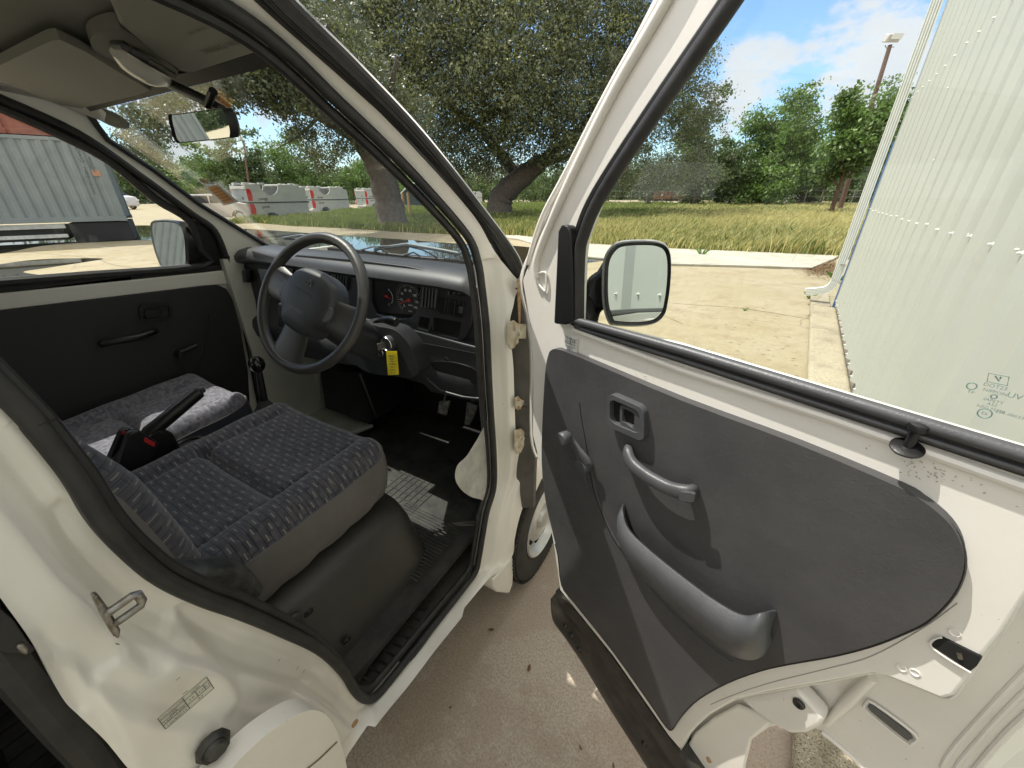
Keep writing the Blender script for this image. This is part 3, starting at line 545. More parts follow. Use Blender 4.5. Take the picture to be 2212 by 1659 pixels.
# a far wood closing the horizon
Pw = []
for a in np.arange(-75, 45, .4):
    aa = math.radians(a)+YAW*0; d = np.array([math.sin(aa-YAW), math.cos(aa-YAW), 0]); r = 118+6*math.sin(a*1.7); c = CAM*np.array([1, 1, 0])+d*r; h = 6.5+2*math.sin(a*.9)+1.5*math.sin(a*2.3)
    Pw.append(c+rng.normal(size=(170, 3))*np.array([1.2, 1.2, 0])+np.stack([np.zeros(170), np.zeros(170), rng.uniform(0, h, 170)], 1))
Pw = np.concatenate(Pw); tag(fastmesh('far_wood', leaf_quads(Pw, .42), 4, [DRKL], None), kind='stuff')
tag(MB().add([CAM*np.array([1, 1, 0])+np.array([math.sin(math.radians(a)-YAW), math.cos(math.radians(a)-YAW), 0])*125+np.array([0, 0, z]) for z in (0, 5.5) for a in range(-80, 51, 5)], [(i, i+1, 27+i+1, 27+i) for i in range(26)]).go('far_hills', M('far_wood_floor', (.02, .03, .014), .9), smooth=False, solid=1.), kind='structure')
# ---- grass field
def inpoly(x, y, poly):
    n = len(poly); ins = np.zeros(len(x), bool)
    for i in range(n):
        x0, y0 = poly[i][:2]; x1, y1 = poly[(i+1) % n][:2]; c = ((y0 > y) != (y1 > y)) & (x < (x1-x0)*(y-y0)/(y1-y0+1e-12)+x0); ins ^= c
    return ins
field = [p for p in gpoly([(470, 484), (560, 482), (630, 488), (760, 494), (900, 503), (1000, 507), (1120, 510), (1280, 529), (1450, 539), (1812, 555), (1830, 560)], 0)]+[np.array([9, 13, 0]), np.array([40, 60, 0]), np.array([30, 75, 0])]+[AZ(u, v, 0) for u, v in ((1300, 440), (1100, 440), (900, 446), (760, 455), (640, 472), (560, 478))]
SOIL = M('grass_soil', (.16, .14, .06), .95, col2=(.10, .12, .04), vscale=.5)
tag(MB().prism([p+np.array([0, 0, .002]) for p in field], (0, 0, .03)).go('grass_field', SOIL, smooth=False), kind='structure')
n = 900000; rr0 = 8*(75/8.)**rng.random(n); an = rng.uniform(-.95, .75, n)-YAW; gx = CAM[0]+rr0*np.sin(an); gy = CAM[1]+rr0*np.cos(an); msk = inpoly(gx+rng.normal(size=n)*.16, gy+rng.normal(size=n)*.16, field); gx = gx[msk][:260000]; gy = gy[msk][:260000]; rd = np.hypot(gx-CAM[0], gy-CAM[1])
n = len(gx); gold = np.clip(.72+.3*np.sin(gx*.35+1)*np.cos(gy*.22)+(gx-(-2))*.035-(gy-20)*.006+rng.normal(size=n)*.12, 0, 1); gold[gx < -6] *= .35
h = (.25+.33*rng.random(n))*(1+.002*rd); h[gx < -8] *= .75; wv = .004+.0006*rd; lean = rng.normal(size=(n, 2))*.16+np.array([.10, .02]); ph = rng.uniform(0, 6.28, n); wx = np.cos(ph)*wv; wy = np.sin(ph)*wv
h *= .75+.5*np.sin(gx*1.3+np.sin(gy*.9)*2)*np.sin(gy*1.1+gx*.4)*.6; B0 = np.stack([gx, gy, np.full(n, .02)], 1); Wv = np.stack([wx, wy, np.zeros(n)], 1); T1 = B0+np.stack([lean[:, 0]*h*.5, lean[:, 1]*h*.5, h*.6], 1); T2 = B0+np.stack([lean[:, 0]*h*1.9, lean[:, 1]*h*1.9, h], 1)
V = np.stack([B0-Wv, B0+Wv, T1+Wv*.9, T2, T1-Wv*.9], 1).reshape(-1, 3)
GR = leafmat('green_grass', (.13, .18, .045), (.22, .25, .09), .3, .6, .3); GD = leafmat('dry_grass', (.42, .38, .155), (.58, .53, .26), .3, .6, .25)
tag(fastmesh('grass', V, 5, [GR, GD], None, (rng.random(n) < gold)), kind='stuff')
# tufts in the cracks beside the curb
def weed(u, v, label, hh=.12, nb=26, col=None, spread=.06):
    p = AZ(u, v, .0); V = []
    for k in range(nb):
        a = random.uniform(0, 6.28); l = hh*random.uniform(.5, 1.2); s = np.array([math.cos(a), math.sin(a), 0]); w_ = np.array([-s[1], s[0], 0])*.004; c = p+s*random.uniform(0, spread*.3); V += [c-w_, c+w_, c+s*l*.5+np.array([0, 0, l*.7]), c+s*l*.9+np.array([0, 0, l*.8])]
    tag(fastmesh('weed', np.array(V), 4, [col or GRNL], None), label, 'weed')
weed(1805, 610, 'leafy green weed between the downspout and the curb', .22, 60); weed(1748, 645, 'thin weed on the curb left of the downspout', .12, 18); weed(1758, 691, 'weed tuft in the joint at the curb corner', .08, 24, GD); weed(1608, 671, 'small weed in the slab joint left of the curb', .05, 14); weed(1515, 553, 'leafy weed growing on the walkway slab', .2, 30)
weed(1755, 735, 'dry sprig in the curb crack', .05, 10, GD, .1)
dry = []
for k in range(5200):
    u = random.gauss(1775, 22); v = random.gauss(578, 9)
    if u > 1805: continue
    p = AZ(u, v, 0); a = random.uniform(0, 6.28); s = np.array([math.cos(a), math.sin(a), random.uniform(-.1, .5)])*random.uniform(.01, .03); w_ = np.array([-s[1], s[0], .004])*.4; p = p+np.array([0, 0, random.random()*.05]); dry += [p-s, p+w_, p+s, p-w_]
tag(fastmesh('leaf_litter', np.array(dry), 4, [leafmat('dry_litter', (.12, .07, .035), (.26, .18, .10), .2, .8, .05)], None), kind='stuff')
# loose brown leaves on the concrete by the sill, and small debris
LEAF = M('brown_leaf', (.20, .09, .03), .6, var=.4, vscale=60)
def leaf(u, v, sz, lb, rz, mat=None):
    c = AZ(u, v, .006); V = []; ol = [(-1, 0), (-.55, .35), (0, .46), (.5, .34), (1, 0), (.5, -.34), (0, -.46), (-.55, -.35)]
    ca, sa = math.cos(rz), math.sin(rz); V = [c+np.array([(x*ca-y*sa)*sz, (x*sa+y*ca)*sz, .006*x*x+.004*abs(y)]) for x, y in ol]+[c+np.array([0, 0, .001])]
    o = mk('fallen_leaf', V, [(i, (i+1) % 8, 8) for i in range(8)], mat or LEAF, solid=.0006); tag(o, lb, 'leaf')
leaf(1061, 1361, .012, 'brown leaf on the concrete nearest the van sill', .5); leaf(1143, 1444, .013, 'brown leaf on the concrete halfway to the open door', 1.8)
leaf(881, 1481, .005, 'tiny dark leaf fragment close under the sill', .3, JNT); leaf(973, 1529, .006, 'tiny dark curled leaf fragment in the middle of the shaded concrete', 1.); leaf(1254, 1616, .008, 'small dark leaf near the dirty door bottom', 2.4, JNT); leaf(1325, 1655, .008, 'dark leaf fragment at the very bottom by the door', 2., JNT)
deb = []
for k in range(420):
    u = random.uniform(1450, 1850); v = random.uniform(590, 900)
    p = AZ(u, v, .004); 
    a = random.uniform(-.4, .4)+random.choice([0, 3.1]); s = np.array([math.cos(a), math.sin(a), 0])*random.uniform(.006, .03); w_ = np.array([-s[1], s[0], 0])*.22; deb += [p-s, p+w_, p+s, p-w_]
tag(fastmesh('twig_debris', np.array(deb), 4, [JNT], None), kind='stuff')
# ---- light poles
WOODP = M('weathered_pole', (.17, .10, .07), .9, col2=(.10, .06, .045), vscale=6)
pb = AZ(1814, 452, .35); pb[2] = 0; Dp = dist(pb); pt = px3(1923, 97, Dp-.3)
lp = thing('light_pole', tuple(pb), 'tall brown wooden pole with one square floodlight above the trees', 'light pole')
MB().tube([pb, (pb+pt)/2, pt], [.19, .16, .13], 10).go('pole', WOODP, lp)
ex = _R; lamp = MB().box(px3(1926, 86, Dp-.6)+np.array([0, 0, .1]), (.95, .4, .48), np.column_stack([ex, np.cross([0, 0, 1.], ex)*.92+np.array([0, 0, .3]), np.array([.25, 0, .95])])).go('floodlight', M('grey_lamp', (.45, .42, .38), .5), lp, bevel=.05)
lens = MB().box(px3(1926, 86, Dp-.62)+np.array([.1, 0, .1])-_H*.28, (.72, .02, .32), np.column_stack([ex, np.cross([0, 0, 1.], ex), np.array([.25, 0, .95])])).go('lens', M('lamp_lens', (.6, .6, .56), .2), lamp)
MB().tube([px3(1912, 98, Dp-.3), px3(1915, 104, Dp-.3), px3(1932, 101, Dp-.3)], .03, 6).go('bracket', STEEL, lp)
pb = px3(540, 436, 60); pb[2] = 0; pt = px3(526, 303, 60)
lp2 = thing('light_pole', tuple(pb), 'thin dark light pole seen through the windscreen below the mirror', 'light pole'); MB().tube([pb, pt], [.13, .09], 8).go('pole', WOODP, lp2); MB().box(px3(519, 299, 60), (.5, .3, .35)).go('floodlight', M('grey_lamp_b', (.4, .4, .38), .5), lp2, bevel=.03)
MB().tube([px3(526, 305, 60), px3(520, 300, 60)], .04, 6).go('bracket', STEEL, lp2)

# ---- overturned white van shells
VW = M('van_shell_white', (.56, .56, .52), .45, var=.12, vscale=1.5); VG = M('van_shell_grey', (.30, .34, .34), .5, var=.2, vscale=4); VK = M('van_dark', (.025, .025, .028), .5)
p0 = AZ(549, 476, 0); p1 = AZ(657, 461.5, 0); sdv = p1-p0; sdv /= np.linalg.norm(sdv); rdv = np.array([-sdv[1], sdv[0], 0]); rdv = rdv if rdv@_R < 0 else -rdv
def shell():
    T = bpy.data.objects.new('overturned_van', None); C.objects.link(T)
    Ln, Wd, Hh = 3.3, 1.45, 1.72       # local: x along the side away from the tail, y across, z up (roof on the ground)
    out = [(0.06, 0), (.25, 0)]+[(1.05+.38*math.cos(a), .02+.36*math.sin(a)) for a in np.linspace(math.pi, 0, 9)]+[(Ln, 0), (Ln, 1.55), (2.35, Hh), (1.75, Hh)]+[(1.25+.48*math.cos(a), Hh-.02-.50*math.sin(a)) for a in np.linspace(0, math.pi, 11)]+[(.7, Hh), (0.0, Hh), (0, 1.4), (.05, .3)]
    for nm, y in (('side_panel', 0), ('side_panel', Wd-.04)): mk(nm, *(lambda m: (m.V, m.F))(MB().prism([(a, y, z) for a, z in out], (0, .04, 0))), VW, T, local=True, ang=30)
    r = MB().box((.04, Wd/2, .93), (.05, Wd-.1, 1.25)); mk('rear_door', r.V, r.F, VG, T, local=True)
    r = MB().box((.0, Wd/2, .18), (.12, Wd-.06, .16)).box((.02, Wd/2, 1.55), (.10, Wd-.06, .13)); mk('rear_frame', r.V, r.F, VW, T, local=True, bevel=.02)
    r = MB().box((1.7, Wd/2, .03), (3.3, Wd-.1, .05)); mk('roof', r.V, r.F, VW, T, local=True)
    r = MB().box((1.7, Wd/2, 1.2), (3.2, Wd-.12, .05)); mk('floor', r.V, r.F, VK, T, local=True)
    r = MB()
    for a in (.5, 1.9, 2.4, 2.9): r.box((a, Wd*.5, 1.69), (.25, Wd*.9, .1))
    for a in (.2, 1.0, 2.7): r.box((a, .3, 1.74), (.3, .2, .1)).box((a, Wd-.3, 1.72), (.35, .2, .14))
    mk('underside_rail', r.V, r.F, VW, T, local=True, bevel=.02)
    for z0, z1 in ((.95, 1.50), (.30, .80)):
        for y in (-.015, Wd-.005):
            r = MB().prism([(-.01, y, z0), (.2, y, z0), (.26, y, (z0+z1)/2), (.2, y, z1), (-.01, y, z1)], (0, .02, 0)); mk('tail_light', r.V, r.F, RED, T, local=True, bevel=.005)
    r = MB().box((1.7, -.012, .86), (3.4, .02, .05)).box((-.012, Wd/2, .86), (.02, Wd, .05)); mk('black_moulding', r.V, r.F, VK, T, local=True)
    me_items = [dict(s='80x64', size=.2, pos=(.75, -.006, 1.02), ex=(-1, 0, 0), ey=(0, 0, -1)), dict(s='gasx6', size=.2, pos=(.8, -.006, .66), ex=(1, 0, 0), ey=(0, 0, 1))]
    merge_text(me_items, VK, T, 'marking', local=True)
    r = MB().box((.012, .5, 1.05), (.02, .1, .12)).box((.012, .5, .7), (.02, .1, .12)); mk('handle', r.V, r.F, VK, T, local=True)
    return T
vs = shell(); sdv = _R*math.cos(math.radians(60))+_H*math.sin(math.radians(60)); rz = math.atan2(sdv[1], sdv[0])
VGp = 'white van bodies turned upside down in a row'
for i, (u, v, sc_, lb) in enumerate(((549, 477, 1.18, 'overturned white van body nearest the passenger pillar, on the sandy edge'), (679, 459, 1.18, 'overturned white van body right behind the nearest one'), (793, 449, 1.18, 'overturned white van body partly hidden by the leaning oak trunk'), (1018, 438, .95, 'overturned white van body beside the short oak trunk in the pillar gap'), (905, 444, 1.18, 'overturned white van body behind the slate blue panel'))):
    o = vs if i == 0 else copy_tree(vs); p = AZ(u, v, .0 if i != 3 else .2); o.location = (p[0], p[1], 0 if i != 3 else .1); o.rotation_euler = (0, 0, rz); o.scale = (sc_,)*3; tag(o, lb, 'van', VGp)
# slate blue panel and two posts behind the oak
pp = px3(905, 445, 36); pp[2] = 0
pn = thing('slate_panel', tuple(pp), 'slate blue gabled panel standing in the grass behind the windscreen pillar', 'panel')
MB().prism([px3(864, 442, 36), px3(864, 420, 36), px3(888, 396, 36), px3(960, 398, 36), px3(960, 446, 36)], _H*.15).go('board', M('slate_board', (.10, .13, .15), .7, var=.2, vscale=3), pn); MB().tube([px3(864, 420, 35.9), px3(888, 396, 35.9), px3(960, 398, 35.9)], .05, 6).go('edge', VW, pn)
for u, l in ((869, 'wooden post left of its pair in front of the slate blue panel'), (881, 'wooden post right of its pair in front of the slate blue panel')):
    a = px3(u+2, 441, 33); a[2] = 0; tag(MB().tube([a, px3(u, 416, 33)], .1, 8).go('wooden_post', M('new_timber', (.45, .30, .14), .8)), l, 'post', 'posts before the slate panel')
# ---- cars far off
def car(col, name):
    T = bpy.data.objects.new(name, None); C.objects.link(T); Ln, Wd, H = 3.5, 1.55, 1.5
    prof = [(0, .32), (0, .75), (.12, .95), (.75, 1.08), (1.25, H-.05), (1.6, H), (2.9, H-.02), (3.35, 1.1), (3.48, .9), (3.5, .35)]
    low = [(3.15, .25)]+[(2.78+.34*math.cos(a), .3+.34*math.sin(a)) for a in np.linspace(0, math.pi, 7)]+[(1.1, .22)]+[(.68+.34*math.cos(a), .3+.34*math.sin(a)) for a in np.linspace(0, math.pi, 7)]+[(.15, .25)]
    ring = prof+low; R_ = []
    for y, sx in ((0, .93), (.10, .99), (Wd/2, 1.), (Wd-.10, .99), (Wd, .93)): R_.append([(1.75+(a-1.75)*sx, y+(.12*(z-.9)/.6*(1 if y < Wd/2 else -1) if z > .95 else 0), z*(.985 if y in (0, Wd) else 1)) for a, z in ring])
    V = [p for r in R_ for p in r]; m = len(ring); Fc = [(i*m+j, i*m+(j+1) % m, (i+1)*m+(j+1) % m, (i+1)*m+j) for i in range(4) for j in range(m)]
    mb = MB(); mb.add(V, Fc); 
    for r in (R_[0], R_[-1]): mb.flat(r)
    mk('body', mb.V, mb.F, col, T, local=True, ang=35)
    for y, sg in ((-.02, 1), (Wd+.02, -1)):
        for q in ([(.95, 1.02), (1.32, 1.38), (1.95, 1.40), (1.95, 1.02)], [(2.02, 1.02), (2.02, 1.40), (2.8, 1.38), (3.1, 1.02)]):
            w_ = MB().prism([(a, y+sg*.16*(z-.9)/.6, z) for a, z in q], (0, .01, 0)); mk('side_window', w_.V, w_.F, VK, T, local=True)
    w_ = MB().add([(.72, .15, 1.10), (.72, Wd-.15, 1.10), (1.20, Wd-.22, 1.44), (1.20, .22, 1.44)], [(0, 1, 2, 3)]); w_.V = [v+np.array([-.03, 0, .01]) for v in w_.V]; mk('windscreen', w_.V, w_.F, VK, T, local=True, solid=.01)
    for a in (.68, 2.78):
        for y in (.02, Wd-.16):
            w_ = MB().lathe([(0, 0), (.18, 0), (.29, .02), (.29, .14), (0, .14)], (a, y, .29), (0, 1, 0), 18); t_ = mk('wheel', w_.V, w_.F, TYRE, T, local=True)
            w_ = MB().lathe([(0, -.012), (.19, -.012), (.19, .152), (0, .152)], (a, y, .29), (0, 1, 0), 14); mk('rim', w_.V, w_.F, RIM, t_, local=True)
    for y in (.2, Wd-.3):
        w_ = MB().box((.0, y, .72), (.06, .28, .12)); mk('headlight', w_.V, w_.F, WHT, T, local=True)
    return T
PW = M('car_cream_white', (.68, .62, .58), .35, coat=.5); PS = M('car_silver', (.35, .36, .37), .3, metal=.5); 
ca = car(PW, 'parked_car'); p = AZ(309, 452, 0); q_ = AZ(255, 452, 0); dv = q_-p; ca.location = tuple(p); ca.rotation_euler = (0, 0, math.atan2(dv[1], dv[0])); ca.scale = (1.25,)*3; tag(ca, 'cream white small car seen past the end of the grey container', 'car')
GC = 'cars parked in a far row'
for i, (u, D, c, a, lb) in enumerate(((296, 95, PW, 1.2, 'pale car at the left of the far row beyond the container'), (312, 98, PS, 1.0, 'silver car in the middle of the far row beyond the container'), (330, 96, PS, .8, 'silver car at the right of the far row, right of the middle one'), (345, 100, PW, .7, 'pale car at the far right of the far row'), (1700, 70, PW, .2, 'white pickup sized car half hidden in the right tree line'), (1540, 74, PS, .1, 'grey car deep in the shade of the tree line'))):
    o = car(c, 'parked_car'); p = px3(u, 427, D); o.location = (p[0], p[1], 0); o.rotation_euler = (0, 0, a); tag(o, lb, 'car', GC if i < 4 else None)
p = px3(548, 462, 32); wc = car(PW, 'parked_car'); wc.location = (p[0], p[1], 0); wc.rotation_euler = (0, 0, rz+2.6); tag(wc, 'white car left of the nearest overturned van', 'car')
# rusty trailer load and wire fence at the tree line
tl = thing('cage_trailer', tuple(px3(1440, 440, 62)*np.array([1, 1, 0])), 'low trailer with rusty orange crates in a mesh cage at the tree line', 'trailer')
RC = M('rusty_crate', (.30, .15, .08), .8, var=.4, vscale=2); c = px3(1440, 430, 62)*np.array([1, 1, 0])
MB().box(c+np.array([0, 0, .7]), (5.6, 1.8, .15)).go('bed', VK, tl); MB().box(c+np.array([-.5, 0, 1.3]), (2.2, 1.3, 1.)).go('crate', RC, tl, bevel=.03); MB().box(c+np.array([1.6, 0, 1.15]), (1.2, 1.2, .7)).go('crate', RC, tl, bevel=.03)
cg = MB()
for k in range(12): cg.box(c+np.array([-2.7+k*.49, -.9, 1.4]), (.04, .04, 1.3))
for z in (.8, 1.4, 2.0): cg.box(c+np.array([0, -.9, z]), (5.5, .04, .04))
cg.go('cage', VK, tl)
for x in (-2.2, 2.2): MB().lathe([(0, 0), (.33, 0), (.33, .2), (0, .2)], c+np.array([x, -1., .33]), (0, 1, 0), 14).go('wheel', TYRE, tl)
fn = thing('wire_fence', tuple(px3(1600, 438, 60)*np.array([1, 1, 0])), 'thin wire fence on slim posts in front of the tree line', 'fence'); wr = MB(); fp = [px3(u, 438, 60)*np.array([1, 1, 0]) for u in range(1260, 1960, 34)]
for z in (.6, 1.2, 1.8): wr.tube([p+np.array([0, 0, z]) for p in fp], .012, 4)
wr.go('wire', STEEL, fn)
for p in fp: MB().tube([p, p+np.array([0, 0, 1.9])], .035, 6).go('post', STEEL, fn)
sh = thing('rusty_shelter', tuple(px3(1738, 440, 68)*np.array([1, 1, 0])), 'small rusty open shelter under the trees near the wooden pole', 'shelter'); c = px3(1738, 440, 68)*np.array([1, 1, 0])
MB().box(c+np.array([0, 0, 2.3]), (3.6, 2.4, .15)).go('roof', RC, sh)
for x in (-1.6, 1.6): MB().box(c+np.array([x, -1, 1.15]), (.14, .14, 2.3)).go('post', RC, sh)
# ================================================================== THE VAN: BODY
van = thing('van', (0, -.9, 0), 'white right hand drive kei van with its driver door wide open', 'van')
def PT(mb, name, mat, parent=van, **k): return mb.go(name, mat, parent, **k)
# frame round the driver's door opening: pairs (inner edge, outer edge, how far the outer edge stands out)
ctl = [((490, 0), (547, 0), .0), ((737, 213), (765, 190), .0), ((887, 360), (904, 331), .0), ((1004, 493), (1024, 467), .0), ((1031, 553), (1071, 547), .01), ((1042, 620), (1122, 606), .03), ((1050, 690), (1119, 655), .035), ((1054, 753), (1112, 705), .035), ((1057, 815), (1119, 790), .035),
       ((1061, 886), (1121, 858), .035), ((1067, 986), (1126, 962), .035), ((1066, 1053), (1146, 1008), .035), ((1051, 1106), (1160, 1023), .035), ((1043, 1150), (1149.5, 1048), .035), ((1039, 1173), (1126, 1113), .035), ((1034, 1203), (1114, 1164), .035), ((1026, 1236), (1108, 1203), .035), ((1003, 1268), (1066, 1252), .035),
       ((927, 1364), (960, 1380), .03), ((851, 1459), (885, 1478), .03), ((811, 1506), (842, 1530), .03), ((788, 1515), (800, 1584), .035), ((765, 1501), (742, 1665), .035), ((737, 1459), (640, 1760), .035), ((683, 1413), (520, 1780), .035), ((600, 1376), (420, 1760), .04), ((500, 1336), (340, 1715), .04), ((417, 1306), (285, 1670), .04),
       ((333, 1266), (234, 1610), .04), ((283, 1229), (188, 1566), .04), ((227, 1176), (144, 1523), .04), ((183, 1123), (82, 1409), .04), ((133, 1043), (0, 1294), .04), ((83, 976), (-60, 1190), .04), ((33, 913), (-110, 1080), .04), ((0, 873), (-150, 1000), .04)]
XI = .655
inn = [SD(*a, xs=XI) for a, b, c in ctl]; outr = [SD(*b, xs=XI+.02+c) for a, b, c in ctl]
for yi, zi, yo, zo in ((-.985, 1.50, -1.16, 1.50), (-.985, 1.62, -1.16, 1.62), (-.97, 1.70, -1.16, 1.77), (-.93, 1.74, -1.05, 1.80), (-.85, 1.755, -.86, 1.81)):
    inn.append(np.array([XI-TB*(zi-1.2), yi, zi])); outr.append(np.array([XI+.03-TB*(zo-1.2), yo, zo]))
m = len(inn); I6 = spl([np.concatenate([a, b]) for a, b in zip(inn, outr)], 9, True)
INN = [p[:3] for p in I6]; OUT = [p[3:] for p in I6]
cen = np.mean(np.array(INN), 0)
rows = []; NR = 64
for a, b in zip(INN, OUT):
    L_ = np.linalg.norm(b-a); row = []
    for k in range(NR+1):
        f = k/NR; p = a+(b-a)*f
        # flange, then a pressed step out to the body side
        d = f*L_; st = 0 if L_ < .06 else .020*(1/(1+math.exp(-(d-.055)/.0028)))+.012*(1/(1+math.exp(-(d-.115)/.0035)))
        p = p.copy(); 
        if L_ >= .06: p[0] = a[0]+ (b[0]-a[0])*f*.35 + st - .006*math.exp(-((d-.028)/.012)**2)
        row.append(p)
    rows.append(row)
RL = []
for px_, h_ in (([(420, 1350), (505, 1340), (600, 1385), (690, 1425), (735, 1470), (700, 1500), (633, 1536), (567, 1549), (530, 1510), (500, 1456), (455, 1400)], -.012),
                ([(289, 1430), (345, 1462), (400, 1425), (455, 1400), (500, 1456), (530, 1516), (470, 1590), (400, 1700), (300, 1700), (250, 1590), (205, 1480), (250, 1440)], .009),
                ([(250, 1180), (320, 1260), (370, 1310), (412, 1345), (395, 1395), (345, 1440), (300, 1420), (262, 1372), (222, 1300), (180, 1225), (150, 1150), (190, 1120)], -.008),
                ([(90, 1380), (130, 1400), (170, 1470), (180, 1520), (150, 1530), (110, 1460)], -.006), ([(545, 1400), (575, 1395), (600, 1405), (590, 1425), (560, 1430), (545, 1415)], .003)):
    RL.append((np.array([AX(u, v, .70)[1:] for u, v in spl(px_, 3, True)]), h_))
def sdist(q, P):
    A = P; B = np.roll(P, -1, 0); d = B-A; t = np.clip(((q-A)*d).sum(1)/(d*d).sum(1), 0, 1); r = np.hypot(*(q-(A+d*t[:, None])).T).min()
    c = ((A[:, 1] > q[1]) != (B[:, 1] > q[1])) & (q[0] < (B[:, 0]-A[:, 0])*(q[1]-A[:, 1])/(B[:, 1]-A[:, 1]+1e-12)+A[:, 0]); return -r if c.sum() % 2 else r
def bump(p):
    e0 = 0
    if p[1] < -.6 and p[2] < 1.25:
        for P_, h_ in RL:
            s_ = sdist(np.array([p[1], p[2]]), P_)
            if s_ < .012: e0 += h_/(1+math.exp(min(40, s_/.0022)))
    p = np.array([p[0]+e0, p[1], p[2]])
    return bump0(p)
def bump0(p):
    x, y, z = p; e = 0
    for (cy, cz, sy, sz, h) in ((-1.02, .80, .02, .03, -.004), (-.80, .50, .05, .03, .004)):
        q = ((y-cy)/(sy*1.15))**2+((z-cz)/(sz*1.15))**2; e += h/(1+math.exp(min(40, (q-1)/.13)))
    return np.array([x+e, y, z])
rows = [[bump(p) for p in r] for r in rows]
V = [p for r in rows for p in r]; W_ = NR+1; n = len(rows)
Fc = [(i*W_+k, ((i+1) % n)*W_+k, ((i+1) % n)*W_+k+1, i*W_+k+1) for i in range(n) for k in range(NR)]
# return flange behind the seal, and a lip round the outside
b0 = len(V); V += [p-np.array([.016, 0, 0]) for p in INN]; Fc += [(i*W_, b0+i, b0+(i+1) % n, ((i+1) % n)*W_) for i in range(n)]
b1_ = len(V); V += [r[-1]-np.array([.06, 0, 0]) for r in rows]; Fc += [(i*W_+NR, ((i+1) % n)*W_+NR, b1_+(i+1) % n, b1_+i) for i in range(n)]
side = mk('body_side', V, Fc, PAINT, van, ang=50)
# rubber door seal with its lip
cl = []
for p in INN:
    d = (cen-p); d[0] = 0; d /= np.linalg.norm(d); cl.append(p+d*.012+np.array([.006, 0, 0]))
sl = MB().tube(cl, .0100, 10, True, up=(1, 0, 0)); 
cl2 = []
for p in INN:
    d = (cen-p); d[0] = 0; d /= np.linalg.norm(d); cl2.append(p+d*.024+np.array([-.014, 0, 0]))
sl.tube(cl2, .009, 8, True, up=(1, 0, 0)); seal = sl.go('door_seal', RUB, van)
# windscreen pillar outer strip and rubber channels (driver's side)
gp_ = [((547, 0), (617, 0)), ((765, 190), (800, 170)), ((737, 173), (737, 117)), ((904, 329), (930, 308)), ((1024, 467), (1050, 448)), ((1071, 547), (1109, 538)), ((1100, 585), (1126, 578)), ((1118, 604), (1126, 598))]
ga = spl([SD(*q, xs=.685) for q in ((492, -90), (559, 0), (767, 187), (912, 324), (1031, 462), (1075, 543), (1112, 603))], 8); gb = spl([SD(*q, xs=.70) for q in ((560, -90), (617, 0), (760, 140), (906, 292), (1021, 433), (1109, 550), (1127, 597))], 8)
chn = MB()
for f, r_ in ((.22, .006), (.38, .0075), (.56, .0095), (.76, .0075), (.92, .009)): chn.tube([a+(b-a)*f+np.array([.002, 0, 0]) for a, b in zip(ga, gb)], r_, 8)
sg_ = MB(); V = []; 
for a, b in zip(ga, gb): V += [a-np.array([.006, 0, 0]), b-np.array([.006, 0, 0]), b-np.array([.035, .0, 0]), a-np.array([.008, 0, 0])]
sg_.add(V, [(i*4+j, i*4+(j+1) % 4, (i+1)*4+(j+1) % 4, (i+1)*4+j) for i in range(len(ga)-1) for j in range(4)]); sg_.add(V[:0], [])
PT(chn, 'pillar_rubber', RUB); PT(sg_, 'windscreen_pillar', RUB)
PT(MB().tube([b+np.array([.004, .006, .006]) for b in gb], .0028, 6), 'pillar_bright_edge', CHROME)
# hinges, door check, bolts on the front jamb
jx = .697
def jam(u, v): return AX(u, v, jx)
def plate(px, name, mat, x, th, bev=.003): return PT(MB().prism([AX(u, v, x) for u, v in px], (-th, 0, 0)), name, mat, bevel=bev)
def bolt(mb, c, ax, r=.008): mb.lathe([(0, 0), (r*1.35, 0), (r*1.35, .002), (r, .0025)], c, ax, 12); mb.lathe([(0, .002), (r*.8, .002), (r*.75, .008), (0, .0085)], c, ax, 6)
for (hp, hb) in (([(1098, 697), (1112, 692), (1122, 700), (1142, 700), (1142, 732), (1122, 732), (1112, 752), (1104, 755), (1098, 745)], [(1112, 709), (1120, 720), (1113, 737)]), ([(1113, 930), (1127, 926), (1134, 932), (1146, 932), (1146, 960), (1134, 960), (1126, 978), (1117, 981), (1113, 965)], [(1121, 942), (1127, 946), (1121, 963)])):
    h = plate(hp, 'hinge', HINGE, jx+.012, .006); bb = MB()
    for q in hb: bolt(bb, AX(*q, jx+.012), (1, -.15, 0))
    bb.go('hinge_bolt', HINGE, h)
h = plate([(1114, 860), (1121, 856), (1126, 863), (1137, 866), (1140, 872), (1128, 878), (1124, 884), (1115, 884)], 'door_check', HINGE, jx+.01, .006); bb = MB(); bolt(bb, AX(1119, 862, jx+.01), (1, 0, 0), .005); bolt(bb, AX(1119, 881, jx+.01), (1, 0, 0), .005); bb.go('check_bolt', RUST, h)
PT(MB().tube([AX(1130, 872, jx+.012), AX(1150, 889, jx+.012)], .005, 6), 'check_strap', STEEL)
plate([(1118, 607), (1126, 612), (1124, 700), (1121, 712), (1119, 660)], 'rust_streak', RUST, XI+.0415, .001, 0)
PT(MB().prism([AX(u, v, .700) for u, v in ((1122, 603), (1134, 600), (1142, 640), (1128, 628))], (-.01, 0, 0)), 'fender_bracket', HINGE, bevel=.002)
# dark plate standing in for the shade in the gap between jamb and fender
PT(MB().prism([(.62, -.115, .50), (.74, -.045, .50), (.74, -.045, 1.29), (.62, -.115, 1.29)], (0, .02, 0)), 'hinge_cavity', M('cavity_shade', (.12, .11, .10), .7, var=.4, vscale=10))
